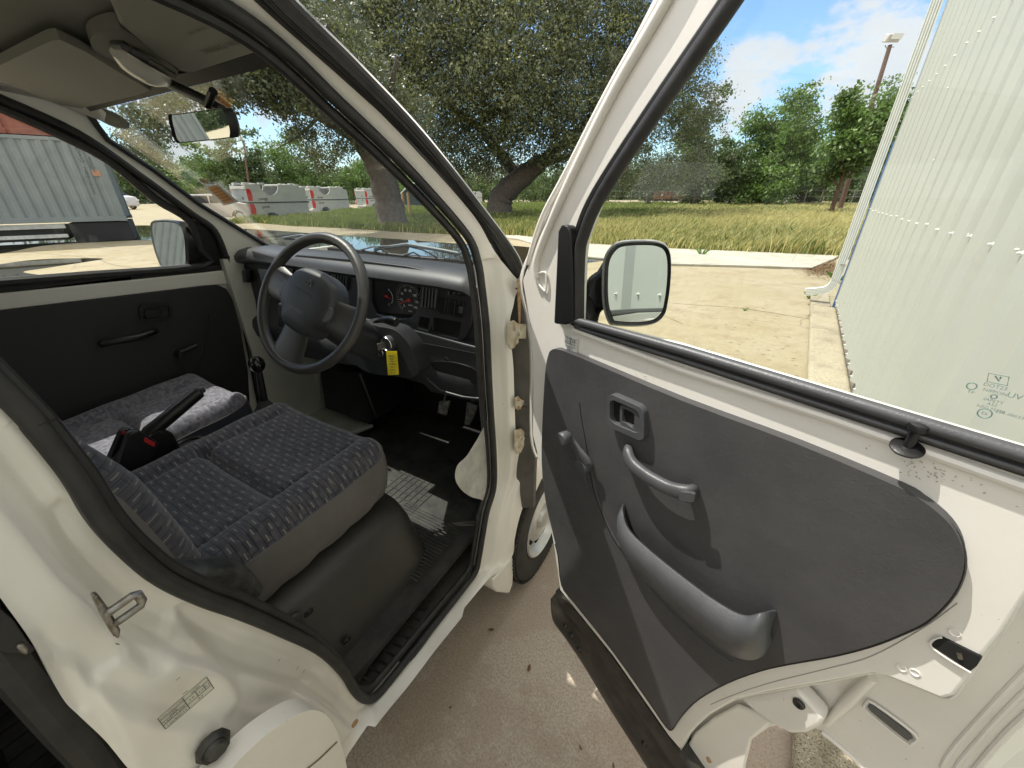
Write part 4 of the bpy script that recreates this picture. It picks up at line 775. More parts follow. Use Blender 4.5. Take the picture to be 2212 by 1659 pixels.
# fender, nose, wheel arch
ARC = [(.15+.325*math.cos(a), .27+.335*math.sin(a)) for a in np.linspace(math.radians(122), math.radians(-8), 16)]
side_o = [(-.03, .60)]+ARC+[(.60, .25), (.66, .35), (.68, .6), (.62, .86), (.42, 1.02), (.12, 1.20), (.0, 1.29), (-.03, 1.31)]
fd = MB().prism([(.738, y, z) for y, z in side_o], (-.03, 0, 0)); PT(fd, 'front_fender', PAINT, bevel=.006)
PT(MB().prism([(-.708, y, z) for y, z in side_o], (-.03, 0, 0)), 'front_fender', PAINT, bevel=.006)
nr = [(.60, .25), (.66, .35), (.68, .6), (.62, .86), (.42, 1.02), (.12, 1.20), (.045, 1.288)]
PT(MB().add([(x, y+.04*(1-(x/.7)**2), z) for x in np.linspace(-.708, .708, 9) for y, z in nr], [(i*7+j, i*7+j+1, (i+1)*7+j+1, (i+1)*7+j) for i in range(8) for j in range(6)]), 'bonnet', PAINT, solid=.004)
ai = [(y, z) for y, z in ARC]
PT(MB().add([(x, y+ (0), z) for x in (.30, .712) for y, z in ai], [(i, i+1, len(ai)+i+1, len(ai)+i) for i in range(len(ai)-1)]), 'wheel_arch_liner', CARPET)
PT(MB().prism([AX(u, v, .705) for u, v in ((1066, 1252), (1108, 1203), (1110, 1230), (1108, 1262), (1100, 1283), (1074, 1280), (1066, 1270))], (-.07, 0, 0)), 'mud_guard', PAINT, bevel=.006)
# front wheel
wh = MB(); cx, cy, cz = .715, .14, .27
R0 = [(.168, -.125), (.19, -.135), (.235, -.137), (.258, -.125), (.270, -.10), (.270, -.02), (.258, -.002), (.235, .004), (.19, .002), (.168, -.008)]
wh.lathe(R0, (cx, cy, cz), (1, 0, 0), 64, False); wl = PT(wh, 'front_wheel', TYRE)
tb = MB()
for k in range(76):
    a = k*2*math.pi/76
    for xx in (-.105, -.075, -.045, -.015): 
        r_ = .2715; M3 = np.column_stack([[1, 0, 0], [0, -math.sin(a+.0), math.cos(a)], [0, math.cos(a), math.sin(a)]]); tb.box((cx+xx, cy+r_*math.cos(a), cz+r_*math.sin(a)), (.022, .013, .007), M3)
tb.go('tread', TYRE, wl, smooth=False)
rm = MB(); rm.lathe([(0, -.10), (.15, -.11), (.158, -.02), (.168, -.004), (.163, .002), (.155, -.010), (.148, -.030), (.142, -.045), (.125, -.042), (.10, -.018), (.075, -.012), (.06, -.02), (.045, -.02), (.04, -.005), (0, -.003)], (cx, cy, cz), (1, 0, 0), 48); rim = rm.go('rim', RIM, wl)
hl = MB()
for k in range(10):
    a = k*2*math.pi/10; M3 = np.column_stack([[1, 0, 0], [0, -math.sin(a), math.cos(a)], [0, math.cos(a), math.sin(a)]])
    c = np.array((cx-.0285, cy+.108*math.cos(a), cz+.108*math.sin(a))); hl.add([c+M3@np.array([0.003+.010*(.4 if rr_ > 0 else -.4)*0, .021*math.cos(t), .015*math.sin(t)]) for t in np.linspace(0, 2*math.pi, 14, endpoint=False) for rr_ in (0,)], [tuple(range(14))])
    
hl.go('rim_hole', CARPET, rim, solid=.004)
# rear wheels and passenger front wheel, simply
for (x, y) in ((-.70, .14), (-.70, -2.25), (.70, -2.25)):
    w2 = MB().lathe([(.1, -.06), (.25, -.065), (.27, -.05), (.27, .05), (.25, .065), (.1, .06)], (x-.02 if x > 0 else x+.05, y, .27), (1, 0, 0), 32); ww = PT(w2, 'wheel', TYRE); MB().lathe([(0, -.05), (.16, -.05), (.16, .05), (0, .05)], (x-.02 if x > 0 else x+.05, y, .27), (1, 0, 0), 24).go('rim', RIM, ww)
# roof, header, rear body
def roofz(x): return 1.872-.10*(abs(x)/.62)**4
xs_ = np.linspace(-.60, .60, 13); V = []; ys = [-.42, -.52, -.75, -1.2, -2.0, -2.8, -2.98]
for y in ys:
    for x in xs_: V.append((x*(.84 if y > -.5 else .88 if y > -.6 else .93 if y > -.8 else 1), y, roofz(x)-(0.075 if y == -.42 else .035 if y == -.52 else .008 if y == -.75 else .12 if y == -2.98 else 0)))
PT(MB().add(V, [(i*13+j, i*13+j+1, (i+1)*13+j+1, (i+1)*13+j) for i in range(len(ys)-1) for j in range(12)]), 'roof', PAINT, solid=.006)
PT(MB().box((.605, -2.0, 1.788), (.03, 1.7, .022)).box((-.605, -1.75, 1.788), (.03, 2.3, .022)), 'drip_rail', PAINT, bevel=.005)
# left side of the van behind the passenger door, rear wall, rear right quarter
def qx(z, s): return s*(.715-TB*max(0, z-1.2))
def qpanel(name, s, y0, y1, hole=None, x_in=0):
    ol = [(y0, .34), (y1, .34), (y1, 1.2), (y1, 1.78), (y0, 1.78), (y0, 1.2)]
    f = lambda y, z: np.array([qx(z, s)-s*x_in, y, z])
    def strip(a, b, z0, z1): return [f(a, z0), f(b, z0), f(b, z1), f(a, z1)]
    mb = MB(); mb.prism(strip(y0, y1, .34, 1.2), (-s*.02, 0, 0))
    if hole:
        h0, h1 = hole; mb.prism(strip(y0, h0, 1.2, 1.78), (-s*.02, 0, 0)); mb.prism(strip(h1, y1, 1.2, 1.78), (-s*.02, 0, 0)); mb.prism(strip(h0, h1, 1.2, 1.27), (-s*.02, 0, 0)); mb.prism(strip(h0, h1, 1.69, 1.78), (-s*.02, 0, 0))
        o = mb.go(name, PAINT, van, smooth=False); MB().prism(strip(h0, h1, 1.27, 1.69), (-s*.004, 0, 0)).go('side_glass', GLASS, o)
    else: mb.prism(strip(y0, y1, 1.2, 1.78), (-s*.02, 0, 0)); o = mb.go(name, PAINT, van, smooth=False)
    return o
qpanel('side_panel', -1, -2.95, -1.06, (-1.95, -1.2)); qpanel('side_panel', 1, -2.95, -2.05, (-2.8, -2.15))
PT(MB().prism([(-.68, -2.95, .34), (.68, -2.95, .34), (.68, -2.95, 1.2), (.60, -2.95, 1.78), (-.60, -2.95, 1.78), (-.68, -2.95, 1.2)], (0, .03, 0), [[(-.55, -2.95, 1.2), (.55, -2.95, 1.2), (.50, -2.95, 1.68), (-.5, -2.95, 1.68)]]), 'tailgate', PAINT)
PT(MB().prism([(-.55, -2.94, 1.2), (.55, -2.94, 1.2), (.50, -2.94, 1.68), (-.5, -2.94, 1.68)], (0, .005, 0)), 'rear_glass', GLASS)
# cargo floor with ribbed rubber mat, its edge seal, latch bracket (bottom left of the picture)
PT(MB().box((-.02, -2.0, .60), (1.33, 1.84, .02)), 'cargo_floor', FLOOR, smooth=False)
rb = MB()
for k in range(34): rb.box((.64-.038*k, -2.0, .612), (.010, 1.8, .005))
PT(rb, 'mat_rib', FLOOR, smooth=False)['kind'] = 'stuff'
ce = spl([AX(u, v, .668) for u, v in ((-90, 1290), (0, 1400), (60, 1475), (140, 1570), (200, 1640), (260, 1740))], 6)
PT(MB().tube(ce, .017, 8), 'sliding_door_seal', RUB)
PT(MB().prism([AX(u, v, .69) for u, v in ((-40, 1290), (0, 1315), (30, 1340), (58, 1382), (76, 1404), (66, 1412), (20, 1412), (-40, 1400))], (-.05, 0, 0)), 'sliding_door_latch', BLK, bevel=.003)
PT(MB().prism([AX(u, v, .693) for u, v in ((34, 1398), (50, 1390), (62, 1402), (60, 1418), (44, 1412))], (-.02, 0, 0)), 'latch_catch', STEEL, bevel=.002)
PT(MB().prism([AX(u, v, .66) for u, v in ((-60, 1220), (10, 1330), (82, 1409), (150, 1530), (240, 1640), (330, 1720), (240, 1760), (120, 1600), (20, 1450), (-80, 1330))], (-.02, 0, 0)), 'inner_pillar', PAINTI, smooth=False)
# outer sill panel with its round cover, bottom centre left
cv = [(500, 1659), (560, 1600), (610, 1562), (655, 1538), (690, 1536), (715, 1556), (735, 1600), (752, 1680), (740, 1760), (520, 1800), (440, 1730)]
PT(MB().prism([AX(u, v, .752) for u, v in spl(cv, 4, True)], (-.035, 0, 0)), 'sill_cover', PAINT, bevel=.005, seg=3)
PT(MB().tube([AX(u, v, .7535) for u, v in ((590, 1800), (640, 1680), (690, 1640), (728, 1603))], .0012, 5), 'cover_seam', JNT)
# striker loop on its plate
stx = .705
sp = MB().prism([AX(u, v, stx+.004) for u, v in ((202, 1292), (214, 1286), (238, 1318), (262, 1362), (258, 1382), (246, 1376), (222, 1336))], (-.012, 0, 0)); spo = PT(sp, 'striker', STEEL, bevel=.002)
MB().tube([AX(236, 1322, stx+.004), AX(240, 1319, stx+.010), AX(286, 1287, stx+.014), AX(297, 1283, stx+.014), AX(307, 1298, stx+.014), AX(304, 1308, stx+.014), AX(262, 1338, stx+.010), AX(256, 1342, stx+.004)], .0042, 10).go('loop', STEEL, spo)
# rubber plug, door light switch, screw, drain stickers
pg = AX(464, 1614, .724); PT(MB().lathe([(0, .004), (.020, .004), (.021, .008), (.017, .016), (.014, .014), (.010, .020), (0, .018)], pg-np.array([.01, 0, 0]), (1, -.05, .1), 10), 'rubber_plug', RUBD)
PT(MB().lathe([(0, 0), (.008, 0), (.008, .002), (0, .004)], AX(766, 1562, .705), (1, 0, 0), 12), 'drain_plug', RUST)
# tyre pressure label
lbx = .7245; lq = [AX(u, v, lbx) for u, v in ((336, 1552), (446, 1458), (464, 1486), (356, 1577))]
lb = PT(MB().flat([lq[0], lq[3], lq[2], lq[1]]), 'tyre_label', M('cream_label', (.66, .64, .55), .5), smooth=False)
la, lbb, lc_, ld = lq[0], lq[1], lq[2], lq[3]
def lpnt(f, g, o=.0012): return (la*(1-f)+lbb*f)*(1-g)+(ld*(1-f)+lc_*f)*g+np.array([o, 0, 0])
ln = MB()
for f0, g0, f1, g1 in ((.02, .06, .98, .06), (.02, .94, .98, .94), (.02, .06, .02, .94), (.98, .06, .98, .94), (.02, .30, .98, .30), (.02, .66, .98, .66), (.48, .06, .48, .94), (.70, .3, .70, .66), (.86, .3, .86, .66), (.02, .48, .48, .48)): ln.tube([lpnt(f0, g0), lpnt(f1, g1)], .00035, 4)
ln.go('table_lines', INK, lb)
lex = (lbb-la); ley = (la-ld)
merge_text([dict(s='TYRE PRESSURE', size=.0034, pos=lpnt(.25, .19), ex=lex, ey=ley), dict(s='SIZE', size=.0045, pos=lpnt(.25, .39), ex=lex, ey=ley), dict(s='145R12-6PR', size=.0042, pos=lpnt(.25, .57), ex=lex, ey=ley), dict(s='145/80D12', size=.0046, pos=lpnt(.25, .81), ex=lex, ey=ley), dict(s='2.0', size=.0045, pos=lpnt(.59, .48), ex=lex, ey=ley), dict(s='2.0', size=.0045, pos=lpnt(.78, .48), ex=lex, ey=ley), dict(s='2.5', size=.0045, pos=lpnt(.92, .48), ex=lex, ey=ley), dict(s='4.2', size=.0045, pos=lpnt(.72, .8), ex=lex, ey=ley), dict(s='60/80', size=.0042, pos=lpnt(.72, .18), ex=lex, ey=ley)], INK, lb, 'label_print')
# scuffs and small chips on the paint as little marks
mk_ = MB()
for (u, v, l, a) in ((905, 1363, 0, 0), (600, 1430, 9, -.9), (640, 1447, 10, -1.0), (654, 1453, 8, -1), (1085, 870, 4, 1), (250, 1390, 8, .3), (395, 1500, 14, -.7), (380, 1470, 12, -.7), (920, 1440, 6, -1)):
    if l:
        p = AX(u, v, .70); mk_.tube([AX(u, v, .7), AX(u+l*math.cos(a), v+l*math.sin(a), .7)], .0006, 4)

mk_.go('paint_scratch', M('scratch_grey', (.25, .22, .18), .7), side)['kind'] = 'stuff'
# windscreen: glass, black border, wipers, stickers
wq = [(585, 524), (450, 440), (300, 331), (206, 262), (193, 240), (215, 228), (400, 168), (585, 118), (640, 150), (735, 225), (871, 352), (971, 470), (1020, 545), (1024, 575), (900, 545), (760, 530)]
def wsx(x, y): return np.array([x, y, WSZ-(y-WSY)/WSK])
lft = [WS(u, v) for u, v in ((200, 243), (233, 297), (333, 362), (433, 437), (583, 530))]; lfo = [WS(u, v) for u, v in ((176, 236), (205, 297), (305, 366), (405, 441), (560, 540))]
gl = [wsx(-.60, .05)]+[p-np.array([.01, 0, 0]) for p in reversed(lft)]+[wsx(.541, -.43), wsx(.63, -.02), wsx(.635, .05)]
PT(MB().prism(gl, np.array([0, 1, 1/WSK*1.27])*.0035), 'windscreen', GLASS, smooth=False)
def ring_strip(name, A, B, mat, th): 
    n = len(A); V = A+B+[a-th for a in A]+[b-th for b in B]; Fc = []
    for i in range(n):
        j = (i+1) % n; Fc += [(i, j, n+j, n+i), (2*n+i, 3*n+i, 3*n+j, 2*n+j), (i, 2*n+i, 2*n+j, j), (n+i, n+j, 3*n+j, 3*n+i)]
    return PT(MB().add(V, Fc), name, mat)
oA = [wsx(-.615, .065)]+lfo[::-1]+[wsx(-.548, -.455), wsx(.552, -.455), wsx(.645, .065)]; oB = [wsx(-.595, .050)]+lft[::-1]+[wsx(-.530, -.436), wsx(.530, -.436), wsx(.625, .048)]
ring_strip('windscreen_rubber', oA, oB, RUB, np.array([0, .012, .014]))
wip = M('wiper_metal', (.12, .14, .15), .5, metal=.2)
def wiper(px, o, name='wiper_arm', r=.004): return PT(MB().tube([WS(u, v, o) for u, v in px], r, 6), name, wip)
wa = wiper([(990, 548), (960, 542), (880, 528), (850, 532), (810, 538)], .03, r=.006); 
MB().tube([WS(u, v, .022) for u, v in ((775, 541), (830, 548), (900, 556), (960, 561))], .004, 6).go('blade', RUB, wa)
for a_, b_, c_ in (((775, 541), (805, 533), (850, 531)), ((870, 529), (915, 540), (952, 560)), ((800, 545), (822, 538), (845, 549)), ((868, 552), (893, 545), (915, 557))): MB().tube([WS(*a_, .026), WS(*b_, .03), WS(*c_, .03)], .003, 6).go('bridge', wip, wa)
wb = wiper([(1030, 555), (1000, 545), (985, 550)], .03, r=.005)
wc2 = wiper([(612, 514), (650, 508), (700, 514), (760, 530)], .03, r=.005); MB().tube([WS(u, v, .024) for u, v in ((614, 516), (680, 519), (770, 541))], .004, 6).go('blade', RUB, wc2)
# inspection stickers inside the glass
def wquad(px, name, mat, o=-.004, parent=van): return MB().flat([WS(u, v, o) for u, v in px]).go(name, mat, parent, smooth=False)
s1 = wquad([(440, 402), (472, 398), (516, 436), (482, 445)], 'service_sticker', PAPER, -.003)
wquad([(449, 406), (468, 401), (505, 435), (484, 441)], 'sticker_field', ORANGE, -.005, s1)
sl_ = MB()
for k in range(1, 6): f = k/6; a = (449+f*35, 406+f*35); b_ = (468+f*37, 401+f*34); sl_.tube([WS(*a, -.0065), WS(*b_, -.0065)], .0006, 4)
sl_.go('sticker_lines', INK, s1)
s2 = wquad([(451, 203), (463, 199), (502, 229), (488, 234)], 'oil_sticker', ORANGE, -.003)
ex_ = WS(490, 227)-WS(460, 203); ey_ = WS(463, 199)-WS(451, 203)
merge_text([dict(s='OIL', size=.016, pos=WS(465, 209, -.006), ex=ex_, ey=ey_), dict(s='68774', size=.014, pos=WS(474, 215, -.006), ex=ex_, ey=ey_), dict(s='5 000', size=.013, pos=WS(484, 222, -.006), ex=ex_, ey=ey_)], INK, s2, 'sticker_print')
def wdisc(c, rx, ry, an, name, mat, o=-.003, par=van):
    return MB().flat([WS(c[0]+rx*math.cos(t)*math.cos(an)-ry*math.sin(t)*math.sin(an), c[1]+rx*math.cos(t)*math.sin(an)+ry*math.sin(t)*math.cos(an), o) for t in np.linspace(0, 2*math.pi, 24, endpoint=False)]).go(name, mat, par, smooth=False)
rs_ = wdisc((240, 256), 44, 15, .42, 'round_sticker', M('faded_sticker', (.10, .12, .10), .6), -.003); wdisc((240, 256), 22, 7, .42, 'sticker_centre', M('faded_centre', (.16, .16, .12), .6), -.005, rs_)
wdisc((440, 391), 11, 4, .4, 'small_sticker', M('brown_sticker', (.30, .22, .12), .6), -.003)
# ================================================================== THE VAN: CABIN
# ---- passenger side
xl = .62
white = [(-60, 190), (0, 207), (167, 283), (300, 373), (417, 460), (467, 493), (493, 553), (515, 620), (548, 760), (562, 850), (600, 880), (640, 880), (640, 560), (583, 530), (433, 437), (333, 363), (233, 300), (190, 246), (178, 222), (100, 190), (0, 150), (-60, 130)]
PT(MB().prism([LS(u, v, xl+.0) for u, v in white], (-.04, 0, 0)), 'pillar_trim', PAINT, bevel=.006, seg=3)
PT(MB().tube([LS(u, v, xl-.006) for u, v in ((200, 222), (182, 234), (233, 302), (333, 368), (433, 443), (583, 535))], .008, 6), 'glass_rubber', RUB)
# door: pressed panel with the window opening
wo = [(-420, 160), (-160, 165), (0, 232), (120, 286), (233, 345), (333, 428), (395, 465), (418, 492), (432, 540), (440, 574), (200, 594), (0, 610), (-420, 640)]
do = [(-560, 60), (-60, 160), (0, 180), (167, 275), (300, 368), (417, 455), (470, 497), (495, 560), (520, 640), (550, 790), (575, 1010), (-560, 1500)]
pd = PT(MB().prism([LS(u, v, xl+.012) for u, v in do], (-.015, 0, 0), [[LS(u, v, xl+.012) for u, v in wo]]), 'passenger_door', PAINT, smooth=False)
PT(MB().prism([LS(u, v, xl+.075) for u, v in do], (-.012, 0, 0), [[LS(u, v, xl+.075) for u, v in wo]]), 'passenger_door_skin', PAINT, smooth=False)
MB().prism([LS(u, v, xl+.04) for u, v in wo], (-.004, 0, 0)).go('window_glass', GLASS, pd, smooth=False)
wol = [LS(u, v, xl+.004) for u, v in spl(wo, 3, True)]
MB().tube(wol, .014, 8, True).tube([LS(u, v, xl-.004) for u, v in spl([(-60, 188), (0, 213), (167, 288), (300, 378), (414, 462), (462, 497), (488, 556)], 5)], .012, 8).go('window_rubber', RUB, pd)
MB().prism([LS(u, v, xl+.002) for u, v in ((-420, 640), (0, 612), (440, 576), (487, 572), (488, 584), (0, 636), (-420, 690))], (-.012, 0, 0)).go('belt_rubber', RUB, pd, bevel=.004)
MB().prism([LS(u, v, xl+.004) for u, v in ((400, 467), (470, 500), (488, 556), (487, 578), (440, 578), (428, 530))], (-.02, 0, 0)).go('corner_cover', BLK, pd, bevel=.004)
MB().prism([LS(u, v, xl-.004) for u, v in ((-420, 690), (0, 634), (487, 584), (497, 590), (505, 612), (470, 616), (0, 672), (-420, 730))], (-.02, 0, 0)).go('belt_panel', PAINT, pd, bevel=.005, seg=3)
tp = [(-560, 745), (0, 671), (440, 617), (470, 615), (490, 624), (503, 648), (520, 710), (536, 800), (548, 1010), (-560, 1480)]
MB().prism([LS(u, v, xl-.012) for u, v in tp], (-.02, 0, 0)).go('trim_panel', VINYLP, pd, bevel=.005)
def lpad(cx, cy, w, h, r, n=5): return [LS(u, v, xl-.016) for u, v in rr(cx, cy, w, h, r, n)]
MB().prism([LS(u, v, xl-.022) for u, v in ((300, 665), (306, 658), (365, 655), (373, 662), (374, 685), (368, 692), (312, 696), (304, 690))], (-.012, 0, 0), [[LS(u, v, xl-.022) for u, v in ((309, 667), (365, 662), (367, 684), (313, 689))]]).go('handle_bezel', BLK, pd, bevel=.003)
MB().prism([LS(u, v, xl-.018) for u, v in ((311, 670), (346, 666), (349, 685), (315, 688))], (-.006, 0, 0)).go('release_handle', BLK, pd, bevel=.003)
MB().tube([LS(222, 744, xl-.015), LS(226, 740, xl-.05), LS(250, 737, xl-.058), LS(300, 728, xl-.058), LS(325, 719, xl-.05), LS(334, 716, xl-.015)], .011, 10, flatten=1.2).go('pull_handle', BLK, pd)
MB().tube([LS(386, 763, xl-.02), LS(390, 762, xl-.035), LS(425, 746, xl-.04)], [.012, .010, .008], 8).lathe([(0, 0), (.014, 0), (.012, .03), (0, .032)], LS(386, 764, xl-.02), (1, 0, 0), 14).go('window_crank', BLK, pd)
MB().tube([LS(449, 675, xl-.015), LS(445, 720, xl-.015), LS(436, 765, xl-.015), (LS(424, 800, xl-.015))], .004, 6).go('panel_crease', BLK, pd)
PT(MB().tube([LS(u, v, xl-.014) for u, v in ((490, 552), (512, 640), (533, 730), (552, 830), (565, 900))], .009, 8), 'passenger_seal', RUB)
# passenger door mirror (outside)
mc = LS(366, 530, xl+.18)
def mirror_body(px, planef, back, matg=MIRR, par=van, grow=1.12, name='door_mirror', dp=.075):
    ol = spl(px, 5, True); c2 = np.mean(np.array(ol), 0)
    ring = lambda g, o: [planef(c2[0]+(u-c2[0])*g, c2[1]+(v-c2[1])*g)+back*o for u, v in ol]
    mb = MB().loft([ring(1.0, .004), ring(1.06, -.004), ring(grow, .004), ring(grow*1.0, dp*.4), ring(grow*.86, dp*.8), ring(grow*.45, dp)]); o = mb.go(name, BLK, par)
    MB().flat(ring(1.0, -.0005)).go('mirror_glass', matg, o, smooth=False); return o
# aim: reflect towards the chosen direction
def mplane(c, view_to):     # plane through c whose normal halves camera ray and reflected ray
    a = (CAM-c); a /= np.linalg.norm(a); b = np.array(view_to, float); b /= np.linalg.norm(b); n = a+b; return n/np.linalg.norm(n)
nL = mplane(mc, (-.975, -.19, .02)); fL = lambda u, v: on(u, v, nL, nL@mc)
ml = mirror_body([(330, 486), (345, 480), (368, 480), (388, 487), (398, 510), (401, 545), (400, 570), (385, 576), (355, 575), (345, 560), (334, 525)], fL, -nL)
MB().tube([LS(418, 548, xl+.03), LS(410, 545, xl+.10), fL(400, 530)-nL*.04], .028, 10).go('mirror_arm', BLK, ml)
MB().prism([LS(u, v, xl+.05) for u, v in ((402, 500), (425, 520), (440, 578), (405, 578))], (-.03, 0, 0)).go('mirror_foot', BLK, ml, bevel=.006)
# kick panels, firewall, floor
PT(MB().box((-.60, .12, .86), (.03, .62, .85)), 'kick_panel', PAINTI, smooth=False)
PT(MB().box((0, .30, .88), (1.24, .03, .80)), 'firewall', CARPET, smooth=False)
PT(MB().prism([AY(u, v, .06) for u, v in ((560, 770), (690, 800), (693, 876), (655, 884), (600, 872), (575, 862))], (0, .03, 0)), 'footwell_panel', M('dusty_white_panel', (.74, .76, .70), .5, col2=(.55, .55, .50), vscale=10), smooth=False)
PT(MB().box((-.02, -.55, .455), (1.25, 1.75, .02)), 'cabin_floor', FLOOR, smooth=False)
PT(MB().prism([AZ(u, v, .485) for u, v in ((640, 880), (690, 880), (776, 892), (790, 905), (806, 916), (770, 930), (660, 960), (600, 960))], (0, 0, -.02)), 'tunnel_cover', M('pale_tunnel', (.66, .66, .60), .5, col2=(.5, .5, .45), vscale=12), bevel=.004)  # white tunnel top; its pale colour also stands for the sunlit patch
PT(MB().prism([AY(u, v, .0) for u, v in ((688, 795), (775, 805), (812, 905), (800, 918), (700, 880))], (0, .25, 0)), 'column_panel', BLK, bevel=.01)
# rubber mat on the driver's floor: a thing of its own
mt = thing('floor_mat', tuple(AZ(930, 1000, .47)), 'black ribbed rubber mat on the driver footwell floor', 'floor mat')
fm = [(780, 950), (845, 905), (930, 880), (1000, 905), (1035, 925), (1010, 960), (985, 1000), (985, 1045), (1000, 1075), (1032, 1090), (1028, 1128), (960, 1130), (905, 1155), (872, 1178), (850, 1130), (830, 1060), (780, 1000)]
MB().prism([AZ(u, v, .480) for u, v in fm], (0, 0, -.010)).go('mat', M('mat_rubber', (.022, .022, .022), .5, col2=(.06, .058, .05), vscale=18, bump=.3, bscale=150), mt, bevel=.003)
rb = MB()
for k in range(20):
    y = -.19-k*.012; rb.box((.44, y-.05, .4815), (.26, .005, .0025))
for k in range(12): rb.box((.26, -.12-.028*k, .4815), (.20, .003, .002))
for k in range(8): rb.box((.18+.026*k, -.27, .4817), (.003, .32, .002))
rb.go('rib', bpy.data.materials['mat_rubber'], mt, smooth=False)['kind'] = 'stuff'
# white inner wheel housing by the pedals
wg = [(1075, 880), (1030, 950), (1008, 985), (988, 1005), (983, 1032), (994, 1055), (1015, 1072), (1036, 1078), (1075, 1085), (1080, 980)]
wgs = spl(wg, 4, True); wc_ = (1055, 990)
PT(MB().loft([[AX(wc_[0]+(u-wc_[0])*g_, wc_[1]+(v-wc_[1])*g_, x_) for u, v in wgs] for g_, x_ in ((1.0, .645), (1.0, .60), (.9, .588), (.6, .578), (.2, .574))]), 'wheel_housing', M('scuffed_white', (.55, .56, .52), .5, col2=(.36, .36, .34), vscale=16), ang=70)
# ---- step well by the sill
st = [(768, 1498), (800, 1440), (868, 1345), (900, 1285), (903, 1235), (905, 1190), (930, 1165), (965, 1150), (1000, 1148), (1020, 1160), (1040, 1190), (1015, 1245), (930, 1370), (870, 1460), (815, 1530), (775, 1530)]
PT(MB().prism([AZ(u, v, .40) for u, v in st], (0, 0, -.02)), 'step_tray', KICK, bevel=.004)
rs = MB()
for k in range(15):
    f = k/14; c = AZ(810+ (985-810)*f**.95, 1478+(1195-1478)*f, .402); wd = .035+.055*f
    dirn = np.array([1, .12, 0]); rs.tube([c-dirn*wd*.55+np.array([-.018, 0, 0]), c+dirn*wd*.35+np.array([-.012, 0, 0])], .0065, 8, flatten=.45, up=(0, 0, 1) if False else None)
PT(rs, 'tread_rib', KICK)
se = spl([SD(u, v, XI-.053)-np.array([0, 0, 0]) for u, v in ((1040, 1140), (1030, 1195), (1015, 1235), (990, 1262), (915, 1355), (840, 1452), (800, 1498), (782, 1502))], 5)
PT(MB().add([p+np.array([0, 0, -.0]) for p in se]+[np.array([p[0]-.035, p[1], .405]) for p in se], [(i, i+1, len(se)+i+1, len(se)+i) for i in range(len(se)-1)]), 'tray_edge', KICK, solid=.004)
# tray front wall up to the mat
fw = spl([(1030, 1125), (985, 1128), (940, 1140), (905, 1160), (890, 1190)], 5); 
PT(MB().add([AZ(u, v, .482) for u, v in fw]+[AZ(u, v, .482)*np.array([1, 1, 0])+np.array([.0, -.02, .40]) for u, v in fw], [(i, i+1, len(fw)+i+1, len(fw)+i) for i in range(len(fw)-1)]), 'tray_wall', KICK, solid=.004)
